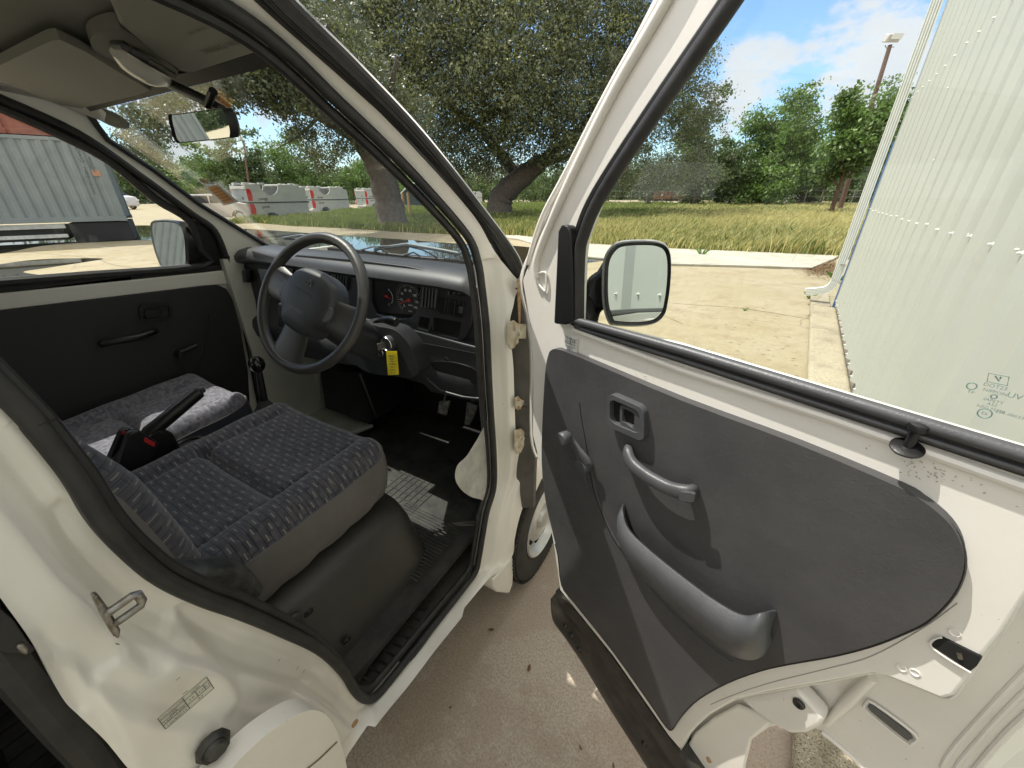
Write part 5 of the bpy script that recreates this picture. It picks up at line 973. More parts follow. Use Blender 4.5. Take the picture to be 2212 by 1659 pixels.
# ---- seats
def roundbox(x0, x1, y0, y1, n=48):
    o = []; cx, cy, a, b = (x0+x1)/2, (y0+y1)/2, (x1-x0)/2, (y1-y0)/2
    for k in range(n):
        t = 2*math.pi*k/n; c, s = math.cos(t), math.sin(t); e = 2/7.; o.append((cx+a*math.copysign(abs(c)**e, c), cy+b*math.copysign(abs(s)**e, s)))
    return o
def cushion(x0, x1, y0, y1, z0, fab, name, seam_l, seam_r, ycr, depth=.13, tilt=.0):
    nx, ny = 64, 64; V = []
    for i in range(nx+1):
        for j in range(ny+1):
            u = i/nx*2-1; v = j/ny*2-1; x = (x0+x1)/2+(x1-x0)/2*math.copysign(min(1, abs(u))**1, u); y = (y0+y1)/2+(y1-y0)/2*v
            # square to rounded square
            k = 1-.10*(abs(u)**6)*(abs(v)**6); x = (x0+x1)/2+(x-(x0+x1)/2)*k; y = (y0+y1)/2+(y-(y0+y1)/2)*k
            z = z0+tilt*v
            e = max(abs(u), abs(v)); z -= .030*max(0, (e-.86)/.14)**2.2
            z += .014*math.exp(-((abs(u)-.80)/.16)**2)-.010*math.exp(-(u/.5)**2)*math.exp(-((v+.1)/.8)**2)
            for xs in (seam_l, seam_r): z -= .009*math.exp(-((x-xs)/.007)**2)*(1 if v < .80 else 0)
            z -= .024*math.exp(-((y-ycr)/.013)**2)*(1 if seam_l-.005 < x < seam_r+.005 else .0)
            z += .006*math.exp(-((y-ycr-.05)/.03)**2)*(seam_l < x < seam_r)
            z -= .007*math.exp(-((v-.86)/.03)**2)*0
            z += .0022*math.sin(x*31+y*17)*math.sin(y*23-x*9)
            V.append((x, y, z))
    m = ny+1; Fc = [(i*m+j, (i+1)*m+j, (i+1)*m+j+1, i*m+j+1) for i in range(nx) for j in range(ny)]
    o = mk(name, V, Fc, fab, van, ang=80)
    G = np.array(V).reshape(nx+1, ny+1, 3); gxs = G[:, ny//2, 0]; ax_ = np.concatenate([[0], np.cumsum(np.linalg.norm(np.diff(G[:, ny//3], axis=0), axis=1))]); gys = G[nx//2, :, 1]; ay_ = np.concatenate([[0], np.cumsum(np.linalg.norm(np.diff(G[nx//4], axis=0), axis=1))])
    uvfun(o, lambda c: (float(np.interp(c.x, gxs, ax_)), float(np.interp(c.y, gys, ay_))))
    per = [i*m for i in range(nx+1)]+[nx*m+j for j in range(1, ny+1)]+[i*m+ny for i in range(nx-1, -1, -1)]+[j for j in range(ny-1, 0, -1)]
    top = [np.array(V[i]) for i in per]; c = np.mean(np.array(top), 0); rings = []
    for d, g in ((0, 1.0), (.006, 1.006), (.03, 1.02), (.07, 1.02), (.105, 1.0), (.13, .965), (depth+.01, .93)):
        rings.append([np.array([c[0]+(p[0]-c[0])*g+ .003*math.sin(k*.55+d*60)*(d > .04), c[1]+(p[1]-c[1])*g, p[2]-d*depth/.13]) for k, p in enumerate(top)])
    MB().loft(rings, True, False).go('side_cloth', SIDEF if fab is FAB else M('navy_side_cloth', (.05, .052, .075), .9, bump=.3, bscale=800), o, ang=80)
    MB().tube([p+np.array([(p[0]-c[0])*.004, (p[1]-c[1])*.004, -.002]) for p in top], .0022, 6, True).go('piping', SIDEF, o)
    return o
DSx0, DSx1 = -.065, .465
dseat = cushion(DSx0, DSx1, -.93, -.385, .882, FAB, 'driver_seat', .03, .365, -.665, tilt=.012)
pseat = cushion(-.60, -.19, -.95, -.41, .865, FABP, 'passenger_seat', -.50, -.27, -.69, depth=.12, tilt=.02)
def backrest(x0, x1, yb, zb, yt, zt, th, fab, par, side_mat, crv=.10):
    n = 14; ring = []
    d = np.array([0, yt-yb, zt-zb]); Ld = np.linalg.norm(d); d /= Ld; nn = np.array([0, d[2], -d[1]])   # forward normal
    rings = []; cx = (x0+x1)/2
    for k in range(25):
        f = k/24; c = np.array([cx, yb, zb])+d*Ld*f; c[1] += crv*(.25*math.sin(min(1, f/.45)*math.pi/2)-max(0, f-.42)**1.2*2.0); hw = (x1-x0)/2*(1-.10*f)*(1-.25*max(0, (f-.85)/.15)**2); t = th*(1-.25*f)
        r = []
        for q in range(40):
            a = 2*math.pi*q/40; ca, sa = math.cos(a), math.sin(a); e = 2/5.
            px_ = hw*math.copysign(abs(ca)**e, ca); py_ = t/2*math.copysign(abs(sa)**e, sa)
            if sa > 0: py_ += .028*math.exp(-((abs(px_)/hw-.8)/.2)**2)-.012
            r.append(c+np.array([px_, 0, 0])+nn*(py_-t/2))
        rings.append(r)
    mb = MB().loft(rings); V = mb.V; Fc = mb.F
    o = mk('backrest', V, Fc, [fab, side_mat], par, ang=80)
    for p in o.data.polygons:
        if p.normal.dot(Vector(nn)) < .50 and abs(p.center.x-cx) > (x1-x0)*.3 or p.normal.dot(Vector(nn)) < 0: p.material_index = 1
    uvfun(o, lambda c: (c.x, c.z*1.02))
    return o
bk = backrest(-.045, .455, -.845, .80, -.985, 1.50, .14, FAB, dseat, SIDEF); backrest(-.59, -.19, -.90, .80, -1.16, 1.48, .12, FABP, pseat, SIDEF)
# plastic hinge cover at the rear corner of the driver's seat
hc = [(380, 1232), (440, 1234), (505, 1226), (548, 1236), (578, 1270), (560, 1300), (500, 1330), (430, 1310), (390, 1270)]
MB().prism([AX(u, v, .515) for u, v in hc], (-.06, 0, 0)).go('hinge_cover', M('scuffed_black_plastic', (.02, .02, .02), .45, col2=(.09, .095, .09), vscale=28), dseat, bevel=.018, seg=4)
# moulded seat base
def sb_ring(z, g, y1): return [(x, y, z) for x, y in roundbox(-.10, .50+g, -1.05, y1+g*.6, 56)]
base = MB().loft([sb_ring(.40, .055, -.36), sb_ring(.50, .040, -.365), sb_ring(.62, .015, -.37), sb_ring(.665, .0, -.375), sb_ring(.69, -.03, -.39), sb_ring(.70, -.08, -.41)]); PT(base, 'seat_base', KICK, ang=60)
for u, v in ((667, 1323), (750, 1384)):
    MB().lathe([(0, .003), (.004, .003), (.006, .0005), (.009, .0005), (.010, .002), (.012, 0)], AX(u, v, .548), (1, 0, -.1), 14).go('screw', BLK, bpy.data.objects['seat_base'])
PT(MB().prism([AX(u, v, .535) for u, v in ((615, 1350), (655, 1322), (700, 1420), (705, 1440), (640, 1400))], (-.02, 0, 0)), 'base_panel', KICK, bevel=.008)
PT(MB().box((-.13, -.72, .60), (.20, .60, .25)), 'centre_console', BLK, bevel=.03, seg=3)
PT(MB().box((-.40, -.70, .60), (.42, .62, .27)), 'passenger_seat_base', BLK, bevel=.03, seg=3)
# ---- handbrake, buckles, cup holder
X_ = -.13
hb = PT(MB().tube([AX(292, 972, X_), AX(330, 930, X_)], .016, 10), 'handbrake', BLK)
MB().tube([AX(252, 1010, X_), AX(300, 965, X_), AX(322, 936, X_)], .010, 10).go('lever', BLK, hb)
MB().tube([AX(318, 944, X_), AX(324, 934, X_), AX(380, 888, X_), AX(430, 847, X_), AX(434, 845, X_)], [.017, .020, .019, .018, .012], 12).go('grip', BLK, hb); MB().tube([AX(433, 846, X_), AX(441, 841, X_)], .008, 10).go('button', BLK, hb)
MB().prism([AX(u, v, X_+.02) for u, v in ((250, 1005), (300, 950), (345, 925), (375, 935), (400, 980), (330, 1015), (270, 1050))], (-.05, 0, 0)).go('cover', BLK, hb, bevel=.01)
for px_, rd_, nm in (([(246, 1030), (276, 936), (298, 928), (345, 958), (338, 975), (290, 1040)], [(314, 945), (336, 957), (334, 966), (311, 954)], 'seat_belt_buckle'), ([(222, 1020), (262, 930), (283, 925), (292, 935), (250, 1010)], [(268, 930), (280, 938), (276, 946), (264, 938)], 'seat_belt_buckle')):
    xx = X_+(.06 if px_[0][0] == 246 else -.03); o = PT(MB().prism([AX(u, v, xx) for u, v in px_], (-.022, 0, 0)), nm, BLK, bevel=.007, seg=3); MB().prism([AX(u, v, xx+.0025) for u, v in rd_], (-.010, 0, 0)).go('release_button', RED, o, bevel=.001)
PT(MB().lathe([(.040, 0), (.044, .004), (.040, .008), (.034, .004), (.033, -.04), (0, -.04)], AX(412, 962, -.105), (0, 0, 1), 24), 'cup_holder', BLK)
# ---- gear lever
gx_ = -.13; kn = AX(555, 788, gx_); gb_ = AX(570, 866, gx_)
gl_ = PT(MB().lathe([(0, .028), (.014, .026), (.023, .014), (.025, 0), (.021, -.014), (.012, -.024), (.0, -.024)], kn, (0, .05, 1), 40), 'gear_lever', M('gloss_black', (.008, .008, .009), .18, coat=.6))
MB().tube([kn-np.array([0, 0, .02]), gb_], [.010, .013], 12).go('shaft', BLK, gl_)
def sq(c, a, z): return [(c[0]+x, c[1]+y, z) for x, y in roundbox(-a, a, -a*.9, a*.9, 24)]
MB().loft([sq(gb_, .012, gb_[2]+.004), sq(gb_, .030, gb_[2]-.03), sq(gb_, .052, gb_[2]-.062), sq(gb_, .062, gb_[2]-.066), sq(gb_, .058, gb_[2]-.078), sq(gb_, .070, gb_[2]-.084), sq(gb_, .066, gb_[2]-.096), sq(gb_, .076, gb_[2]-.104), sq(gb_, .076, gb_[2]-.30)]).go('boot', M('gaiter_rubber', (.03, .032, .036), .5, bump=.1), gl_, ang=50)
# ---- dashboard
FY = -.12
def prof(x):        # section from the windscreen foot over the hood and down the face; swells with x
    s = min(1, max(0, (abs(x)-.45)/.16)); dz = -.012*s*s; sw = -.018*math.sin((x+.15)*3.2)
    return [(.07, 1.285), (.045, 1.31), (-.02, 1.328+dz), (-.085, 1.330+dz), (-.125+sw*.3, 1.322+dz), (-.150+sw*.4, 1.303+dz), (-.155+sw*.4, 1.288+dz), (-.142, 1.276+dz), (-.115, 1.266+dz), (-.112, 1.20), (-.115, 1.10), (-.125, 1.045), (-.150, 1.030), (-.158, 1.0), (-.150, .955), (-.10, .93), (.05, .93), (.07, 1.1)]
R_ = []
for x in (-.612, -.607, -.59, -.55, -.48, -.35, -.2, -.05, .1, .25, .38, .48, .54, .565, .585, .592):
    k = 1.0 if -.60 < x < .58 else .93; c = np.array([-.03, 1.13]); R_.append([(x, c[0]+(a-c[0])*k, c[1]+(b_-c[1])*k) for a, b_ in prof(x)])
dash = PT(MB().loft(R_), 'dashboard', DASH, ang=50)
def F(u, v, o=0.): return AY(u, v, FY-.0+o)
def fpl(px, name, mat, o, th, holes=(), bev=.002, par=dash): return MB().prism([F(u, v, o) for u, v in px], (0, th, 0), [[F(u, v, o) for u, v in h] for h in holes]).go(name, mat, par, bevel=bev)
# outer bezel that frames radio, cluster and switches
bez = [(622, 562), (640, 550), (760, 560), (880, 575), (960, 592), (1002, 604), (1018, 618), (1022, 640), (1018, 700), (1004, 730), (992, 738), (930, 722), (892, 710), (858, 700), (812, 690), (760, 680), (690, 672), (610, 640)]
h1 = [(634, 562), (716, 566), (712, 640), (630, 632)]; h2 = [(802, 598), (830, 600), (905, 606), (908, 640), (898, 676), (885, 688), (862, 688), (812, 678), (800, 650)]
fpl(bez, 'instrument_bezel', DASH, -.012, .02, [h1, h2, [(906, 684), (928, 688), (924, 713), (902, 706)], [(936, 686), (996, 697), (990, 731), (933, 718)]], .004)
# flat near-black plates stand for the hollows behind the openings
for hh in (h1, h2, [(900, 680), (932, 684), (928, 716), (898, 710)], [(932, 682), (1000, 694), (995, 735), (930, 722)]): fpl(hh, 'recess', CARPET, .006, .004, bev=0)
ra = fpl([(637, 562), (713, 567), (712, 601), (637, 594)], 'radio', BLK, -.008, .02, bev=.002)
fpl([(640, 589), (712, 596), (711, 602), (639, 595)], 'button_row', STEEL, -.011, .004, par=ra); fpl([(660, 578), (702, 582), (701, 592), (659, 588)], 'display', M('dark_display', (.02, .025, .03), .15), -.010, .003, par=ra)
merge_text([dict(s='AM/FM CASSETTE', size=.008, pos=F(676, 570, -.010), ex=(1, 0, 0), ey=(0, 0, 1))], WHT, ra, 'radio_print')
for u, v in ((645, 572), (706, 578)): MB().lathe([(0, .008), (.006, .007), (.007, 0)], F(u, v, -.009), (0, -1, 0), 14).go('knob', BLK, ra)
def vent(ol, name, nsl, par=dash, vertical=True):
    o = fpl(ol, name, BLK, -.018, .016, bev=.006); us = [p[0] for p in ol]; vs_ = [p[1] for p in ol]; u0, u1, v0, v1 = min(us), max(us), min(vs_), max(vs_); mb = MB()
    for k in range(nsl):
        if vertical: f = (k+.7)/(nsl+.6); a, b_ = (u0+(u1-u0)*f+2, v0+7), (u0+(u1-u0)*f-2, v1-7)
        else: f = (k+.7)/(nsl+.6); a, b_ = (u0+4, v0+(v1-v0)*f), (u1-4, v0+(v1-v0)*f+1)
        mb.tube([F(*a, -.021), F(*b_, -.021)], .0028, 6)
    mb.go('vane', GREYP, o); return o
vent([(724, 573), (754, 576), (750, 630), (720, 622)], 'centre_vent', 5); vent([(914, 606), (947, 611), (940, 671), (908, 664)], 'side_vent', 5); vent([(962, 612), (1002, 622), (1004, 636), (996, 642), (964, 636)], 'demister_vent', 3)
vent([(521, 585), (536, 582), (536, 612), (524, 610)], 'passenger_vent', 6, vertical=False)
for ol, nm in (([(947, 643), (964, 646), (960, 680), (944, 676)], 'blank_switch'), ([(969, 646), (984, 650), (981, 684), (965, 680)], 'blank_switch'), ([(988, 650), (1002, 653), (998, 688), (984, 684)], 'light_switch')): fpl(ol, nm, BLK, -.018, .01, bev=.003)
fpl([(991, 662), (998, 664), (996, 678), (989, 676)], 'switch_rocker', GREYP, -.022, .006, bev=.002)
# instruments
cl_ = fpl([(806, 602), (905, 612), (902, 680), (806, 674)], 'instrument_panel', M('dial_face', (.008, .008, .009), .35), -.003, .004, bev=0)
def dial(c, r, par): 
    return MB().tube([c+np.array([r*math.cos(t), 0, r*math.sin(t)]) for t in np.linspace(-.9, math.pi+.9, 40)], .0012, 5).go('dial_ring', GREYP, par)
dc = F(884, 648, -.006); dial(dc, .052, cl_); tk = MB(); its = []
for k in range(29):
    a = math.radians(222-k*9.4); r1 = .047; r0_ = .040 if k % 4 == 0 else .0435; tk.tube([dc+np.array([r1*math.cos(a), -.0005, r1*math.sin(a)]), dc+np.array([r0_*math.cos(a), -.0005, r0_*math.sin(a)])], .0005, 4)
for k, s_ in enumerate(('0', '20', '40', '60', '80', '100', '120', '140')):
    a = math.radians(222-k*37.6); its.append(dict(s=s_, size=.011, pos=dc+np.array([.031*math.cos(a), -.001, .031*math.sin(a)]), ex=(1, 0, 0), ey=(0, 0, 1)))
its.append(dict(s='km/h', size=.007, pos=dc+np.array([0, -.001, -.035]), ex=(1, 0, 0), ey=(0, 0, 1))); its.append(dict(s='68774', size=.007, pos=dc+np.array([.004, -.001, -.016]), ex=(1, 0, 0), ey=(0, 0, 1)))
d2 = F(836, 640, -.006); its += [dict(s='H', size=.009, pos=d2+np.array([.014, -.001, .022]), ex=(1, 0, 0), ey=(0, 0, 1)), dict(s='C', size=.009, pos=d2+np.array([.006, -.001, -.026]), ex=(1, 0, 0), ey=(0, 0, 1))]
tk.go('tick_marks', WHT, cl_); merge_text(its, WHT, cl_, 'dial_numbers')
MB().tube([dc+np.array([.008, -.003, .003]), dc+np.array([-.040, -.003, -.016])], [.0018, .0008], 5).lathe([(0, .004), (.005, .003), (.005, 0)], dc, (0, -1, 0), 12).go('needle', RED, cl_)
MB().tube([d2+np.array([-.010, -.003, .002]), d2+np.array([.024, -.003, -.006])], [.0018, .0008], 5).lathe([(0, .004), (.004, .003), (.004, 0)], d2, (0, -1, 0), 12).go('needle', RED, cl_)
MB().tube([d2+np.array([.026*math.cos(t), -.001, .026*math.sin(t)]) for t in np.linspace(-.9, .9, 12)], .0007, 4).go('gauge_arc', WHT, cl_)
# grey lips under the pockets
MB().tube([F(903, 709, -.014), F(925, 716, -.014)], .0018, 5).go('pocket_lip', GREYP, dash); MB().tube([F(934, 720, -.014), F(990, 733, -.014)], .0018, 5).go('pocket_lip', GREYP, dash); MB().tube([F(815, 681, -.014), F(862, 691, -.014), F(880, 689, -.014)], .0018, 5).go('cluster_lip', GREYP, dash)
# grey lid of the left pocket, left end swell
fpl([(555, 580), (590, 582), (612, 600), (606, 632), (585, 634), (566, 620)], 'grey_lid', DASHG, -.012, .012, bev=.006); fpl([(600, 622), (640, 628), (690, 636), (690, 642), (640, 640), (600, 632)], 'grey_ledge', DASHG, -.020, .02, bev=.004)
MB().lathe([(0, .03), (.02, .03), (.03, .02), (.034, 0), (.034, -.02)], F(530, 575, .02), (0, -1, .2), 24).go('dash_end_cap', DASH, dash)
# lower knee panels
kp = PT(MB().prism([AY(u, v, -.150) for u, v in ((600, 655), (700, 672), (860, 702), (900, 714), (1000, 742), (1040, 752), (1047, 868), (1000, 862), (930, 846), (900, 815), (870, 800), (760, 790), (640, 770), (600, 740))], (0, .04, 0)), 'knee_panel', DASH, bevel=.008, seg=3)
MB().tube([AY(u, v, -.152) for u, v in ((890, 737), (960, 750), (1040, 766))], .0016, 5).go('panel_seam', CARPET, kp)
MB().tube([AY(u, v, -.153) for u, v in ((913, 783), (925, 820), (950, 843), (1000, 857), (1044, 862))], .004, 6).go('pocket_edge', DASH, kp)
MB().prism([AY(u, v, -.1535) for u, v in spl([(932, 783), (975, 782), (1020, 795), (1040, 815), (1042, 830), (1000, 825), (950, 808)], 4, True)], (0, .004, 0)).go('pocket_inset', BLK, kp, bevel=.002)
MB().lathe([(0, .003), (.007, .002), (.009, 0)], AY(964, 776, -.150), (0, -1, 0), 14).go('panel_screw', BLK, kp)
# pedals
for ol, nm in (([(948, 866), (970, 866), (962, 898), (944, 892)], 'brake_pedal'), ([(1008, 868), (1030, 876), (1022, 900), (1012, 920), (1002, 918)], 'accelerator_pedal')):
    PT(MB().prism([AY(u, v, -.02) for u, v in ol], (0, .012, -.004)), nm, M('worn_pedal', (.05, .05, .05), .5, col2=(.22, .22, .2), vscale=60, bump=.6, bscale=90), bevel=.004)
    a = AY(ol[0][0]+12, ol[0][1], -.01); PT(MB().tube([a, a+np.array([-.01, .12, .2])], .008, 8), 'pedal_arm', BLK)
# ---- steering wheel
WC = np.array([.240, -.392, 1.262]); tl_ = math.radians(28.8); yw_ = math.radians(6); E1 = np.array([math.cos(yw_), math.sin(yw_), 0]); E2 = np.array([-math.sin(yw_)*math.sin(tl_), math.cos(yw_)*math.sin(tl_), math.cos(tl_)]); E3 = np.cross(E1, E2); ro_ = math.radians(-17); E1, E2 = E1*math.cos(ro_)+E2*math.sin(ro_), E2*math.cos(ro_)-E1*math.sin(ro_)  # wheel turned a little clockwise; E3 towards the driver
def wpt(x, y, z=0.): return WC+E1*x+E2*y+E3*z
SWM = M('steering_leather', (.036, .036, .035), .38, bump=.25, bscale=500, col2=(.05, .047, .043), vscale=9); HUBM = M('hub_vinyl', (.034, .036, .040), .52, bump=.35, bscale=350)
RW = .1755
sw = PT(MB().tube([wpt(RW*math.cos(t), RW*math.sin(t)) for t in np.linspace(0, 2*math.pi, 72, endpoint=False)], .0140, 14, True), 'steering_wheel', SWM)
def loftpx(secs): return MB().loft(secs)
hub = [(-.080, .054), (-.055, .076), (-.02, .085), (.02, .085), (.055, .076), (.080, .054), (.096, .018), (.092, -.024), (.068, -.052), (.050, -.078), (0, -.084), (-.050, -.078), (-.068, -.052), (-.092, -.024), (-.096, .018)]
hs = spl([(a, b_) for a, b_ in hub], 4, True)
MB().loft([[wpt(a*g, b_*g, z) for a, b_ in hs] for g, z in ((1.0, -.035), (1.02, .0), (.98, .014), (.88, .022), (.55, .027), (.2, .028))]).go('hub', HUBM, sw, ang=60)
def spoke(pts, w0, w1, nm='spoke'):
    pp = spl(pts, 6); n = len(pp); rings = []
    for i, p in enumerate(pp):
        t = np.array(pp[min(i+1, n-1)])-np.array(pp[max(i-1, 0)]); t = t[:2]/np.linalg.norm(t[:2]); nn = np.array([-t[1], t[0]]); w_ = w0+(w1-w0)*i/(n-1)
        rings.append([wpt(p[0]+nn[0]*w_*math.cos(a), p[1]+nn[1]*w_*math.cos(a), p[2]+.009*math.sin(a)) for a in np.linspace(0, 2*math.pi, 12, endpoint=False)])
    return MB().loft(rings).go(nm, SWM, sw)
spoke([(-.060, .0, .006), (-.115, .002, .002), (-.172, .006, 0)], .038, .048); spoke([(.060, .0, .006), (.115, .002, .002), (.172, .006, 0)], .038, .048)
spoke([(0, -.060, .006), (0, -.110, .001), (0, -.170, 0)], .044, .062)
for x in (-.090, .090):
    MB().loft([[wpt(x+.014*g*math.cos(t), .0+.021*g*math.sin(t), z) for t in np.linspace(0, 2*math.pi, 20, endpoint=False)] for g, z in ((1, .004), (1, .017), (.9, .0195), (.2, .020))]).go('horn_button', GREYP, sw)
MB().tube([wpt(-.035, .022, .0275), wpt(.03, .022, .0275)], .0009, 5).go('hub_crease', CARPET, sw)
MB().tube([wpt(-.060, -.068, .016), wpt(-.03, -.064, .022), wpt(.03, -.064, .022), wpt(.060, -.068, .016)], .0012, 5).go('hub_seam', CARPET, sw)
MB().tube([wpt(-.013, .042, .0283), wpt(.013, .042, .0283), wpt(.002, .060, .0275)], .0013, 5, True).tube([wpt(-.003, .042, .0283), wpt(.002, .060, .0275)], .0013, 5).go('emblem', DASHG, sw)
merge_text([dict(s='SRS AIRBAG', size=.010, pos=wpt(0, -.028, .0285), ex=E1, ey=E2)], DASHG, sw, 'hub_lettering')
# column shroud, stalks, ignition
def colring(z, w_, h_, dy=0): return [wpt(w_*math.copysign(abs(math.cos(t))**.7, math.cos(t)), h_*math.copysign(abs(math.sin(t))**.7, math.sin(t))+dy, z) for t in np.linspace(0, 2*math.pi, 28, endpoint=False)]
MB().loft([colring(-.03, .052, .050, -.010), colring(-.07, .062, .052, -.025), colring(-.16, .066, .054, -.050), colring(-.30, .066, .056, -.065)]).go('column_shroud', DASH, sw, ang=60)
cs = PT(MB().prism([AY(u, v, -.205) for u, v in spl([(772, 700), (820, 706), (850, 712), (872, 730), (890, 755), (902, 790), (900, 808), (885, 815), (840, 812), (800, 806), (770, 790), (745, 770)], 4, True)], (0, .09, 0)), 'column_cover', DASH, bevel=.016, seg=4)
sk = PT(MB().tube([AY(700, 702, -.30), AY(716, 700, -.33), AY(735, 695, -.34), AY(762, 696, -.345)], [.005, .006, .008, .0125], 10), 'indicator_stalk', BLK)
sk = PT(MB().tube([AY(808, 696, -.29), AY(828, 690, -.30), AY(846, 693, -.305), AY(856, 697, -.305)], [.003, .009, .013, .012], 12), 'wiper_stalk', BLK)
ig = AY(838, 742, -.215); igo = PT(MB().lathe([(0, .006), (.010, .006), (.011, .003), (.019, .004), (.021, .007), (.023, .006), (.024, 0), (.024, -.01)], ig, (.1, -1, .05), 32), 'ignition_lock', GREYP)
MB().tube([ig+np.array([.021*math.cos(t), -.0075, .021*math.sin(t)]) for t in np.linspace(0, 2*math.pi, 28, endpoint=False)], .0016, 6, True).go('lock_ring', CHROME, igo)
# key with its ring and yellow paper tag: hangs in the lock, a thing of its own
ky = thing('key_tag', tuple(ig+np.array([0, -.03, 0])), 'yellow paper key tag hanging from the ignition key', 'key tag')
MB().prism([ig+np.array(p) for p in ((-.003, -.010, -.010), (-.003, -.040, -.010), (-.003, -.040, .012), (-.003, -.010, .008))], (.004, 0, 0)).go('key', STEEL, ky, bevel=.001)
MB().tube([ig+np.array([.002+.011*math.cos(t), -.036, -.018+.011*math.sin(t)]) for t in np.linspace(0, 2*math.pi, 20, endpoint=False)], .0008, 5, True).go('key_ring', CHROME, ky)
tq = [AY(u, v, -.252) for u, v in ((834, 759), (857, 759), (861, 809), (838, 810))]
tgo = MB().prism(tq, (0, .0012, 0)).go('paper_tag', YEL, ky, smooth=False)
def tpn(f, g): return (tq[0]*(1-f)+tq[1]*f)*(1-g)+(tq[3]*(1-f)+tq[2]*f)*g+np.array([0, -.0006, 0])
tx = tq[1]-tq[0]; tz = tq[0]-tq[3]; lines = ['K Cab', 'white', 'van', 'Right Dr', 'Kei', '1999', 'Q1496']
merge_text([dict(s=s_, size=.0085, pos=tpn(.5, .90-.12*k), ex=-tx, ey=-tz) for k, s_ in enumerate(lines)], INK, tgo, 'handwriting')
tl2 = MB()
for k in range(1, 7): tl2.tube([tpn(.1, .13*k+.02), tpn(.9, .13*k+.02)], .0003, 4)
tl2.go('tag_lines', INK, tgo)
# ---- headlining, visors, cabin lamp and mirror
PT(MB().add([(x, y, z-.0) for (y, z) in ((-.44, 1.745), (-.60, 1.79), (-.9, 1.815), (-1.6, 1.82), (-2.9, 1.80)) for x in ((-.53, -.4, 0, .4, .50) if y > -.7 else (-.575, -.4, 0, .4, .575))], [(i*5+j, i*5+j+1, (i+1)*5+j+1, (i+1)*5+j) for i in range(4) for j in range(4)]), 'headlining', HEAD, solid=.006)
PT(MB().tube([(-.575, y, z-.012) for y, z in ((-.44, 1.745), (-.6, 1.79), (-.9, 1.812), (-2.9, 1.80))], .03, 8).tube([(.535 if y > -.8 else .555, y, z-.012) for y, z in ((-.62, 1.775), (-.7, 1.785), (-.9, 1.80), (-2.9, 1.80))], .035, 8), 'roof_side_trim', HEAD)
VN = (0, .14, 1.); VDp = .14*-.44+1.742
def VZ(u, v, o=0.): return on(u, v, VN, VDp+o)
vp = [(0, 140), (60, 112), (112, 88), (130, 86), (187, 113), (250, 152), (323, 197), (300, 203), (160, 238), (100, 215), (0, 174), (-160, 110), (-160, 190)]
vp = [(-170, 190), (-60, 165), (0, 140), (60, 112), (112, 88), (130, 86), (187, 113), (250, 152), (325, 196), (300, 205), (160, 238), (100, 215), (0, 174), (-120, 118)]
vp = [(-60, 168), (0, 141), (60, 112), (112, 88), (130, 86), (187, 113), (250, 152), (325, 196), (300, 205), (160, 238), (100, 215), (0, 174)]
PT(MB().prism([VZ(u, v, -.012) for u, v in vp], (0, 0, .016)), 'sun_visor', VISOR, bevel=.006, seg=3)
vd = [(213, -60), (260, 55), (330, 115), (394, 157), (420, 158), (585, 106), (560, 80), (470, 20), (400, -30), (330, -80)]
sv = PT(MB().prism([VZ(u, v, -.012) for u, v in vd], (0, 0, .016)), 'sun_visor', VISOR, bevel=.006, seg=3)
vex = VZ(560, 100)-VZ(420, 150); vey = VZ(400, 20)-VZ(470, 90); fade = M('faded_print', (.15, .145, .12), .8)
merge_text([dict(s='AIRBAG  WARNING', size=.020, pos=VZ(500, 95, -.0128), ex=-np.array([-1., 0, 0]), ey=(0, -1, .14), lift=.0004), dict(s='see owners manual', size=.012, pos=VZ(440, 60, -.0128), ex=(1, 0, 0), ey=(0, -1, .14), lift=.0004)], fade, sv, 'visor_print')
for k in range(1): pass
# lamp housing between the visors with its clear cover, mirror stalk
lh = PT(MB().prism([VZ(u, v, -.004) for u, v in spl([(200, 80), (240, 62), (270, 66), (330, 110), (385, 155), (368, 166), (330, 180), (260, 140), (205, 112)], 4, True)], (0, 0, .02)), 'lamp_housing', HEAD, bevel=.006)
la_ = VZ(255, 112, -.025); lb_ = VZ(352, 172, -.028)
lmp = MB().tube([la_, la_*.75+lb_*.25, la_*.5+lb_*.5, la_*.25+lb_*.75, lb_], [.010, .020, .023, .022, .012], 14, flatten=1.3).go('cabin_lamp', M('lamp_cover', (.62, .60, .54), .25, coat=.5, bump=.2, bscale=120), lh)
MB().tube([VZ(248, 98, -.02), VZ(270, 100, -.045), VZ(310, 125, -.050), VZ(372, 162, -.035)], .007, 8).go('lamp_rim', BLK, lh)
ms = [VZ(358, 176, -.03), WS(395, 205, -.10), WS(430, 228, -.14)]
imc = WS(435, 273, -.20); nI = mplane(imc, (-.96, -.24, -.005)); fI = lambda u, v: on(u, v, nI, nI@imc)
im = mirror_body([(372, 252), (385, 248), (470, 237), (484, 240), (496, 272), (497, 292), (488, 297), (400, 306), (388, 305), (380, 290)], fI, -nI, grow=1.08, name='interior_mirror', dp=.026)
MB().tube([VZ(360, 178, -.02), fI(400, 215)-nI*.03, fI(437, 240)-nI*.035], .010, 10).go('stalk', BLK, im); MB().tube([fI(433, 228)-nI*.012, fI(445, 197)-nI*.012], .007, 10).go('stay', BLK, im)
# dark lining behind the seats on the driver's side
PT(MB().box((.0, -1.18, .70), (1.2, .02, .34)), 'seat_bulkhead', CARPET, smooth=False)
# ================================================================== THE OPEN DRIVER'S DOOR
def dl(px, o=0.): return [DR(u, v, o) for u, v in px]
def dprism(px, o, th, name, mat, par=None, holes=(), bev=.0, seg=2, smooth=True, **k):
    return MB().prism(dl(px, o), -DN*th, [dl(h, o) for h in holes]).go(name, mat, par, bevel=bev, seg=seg, smooth=smooth, **k)
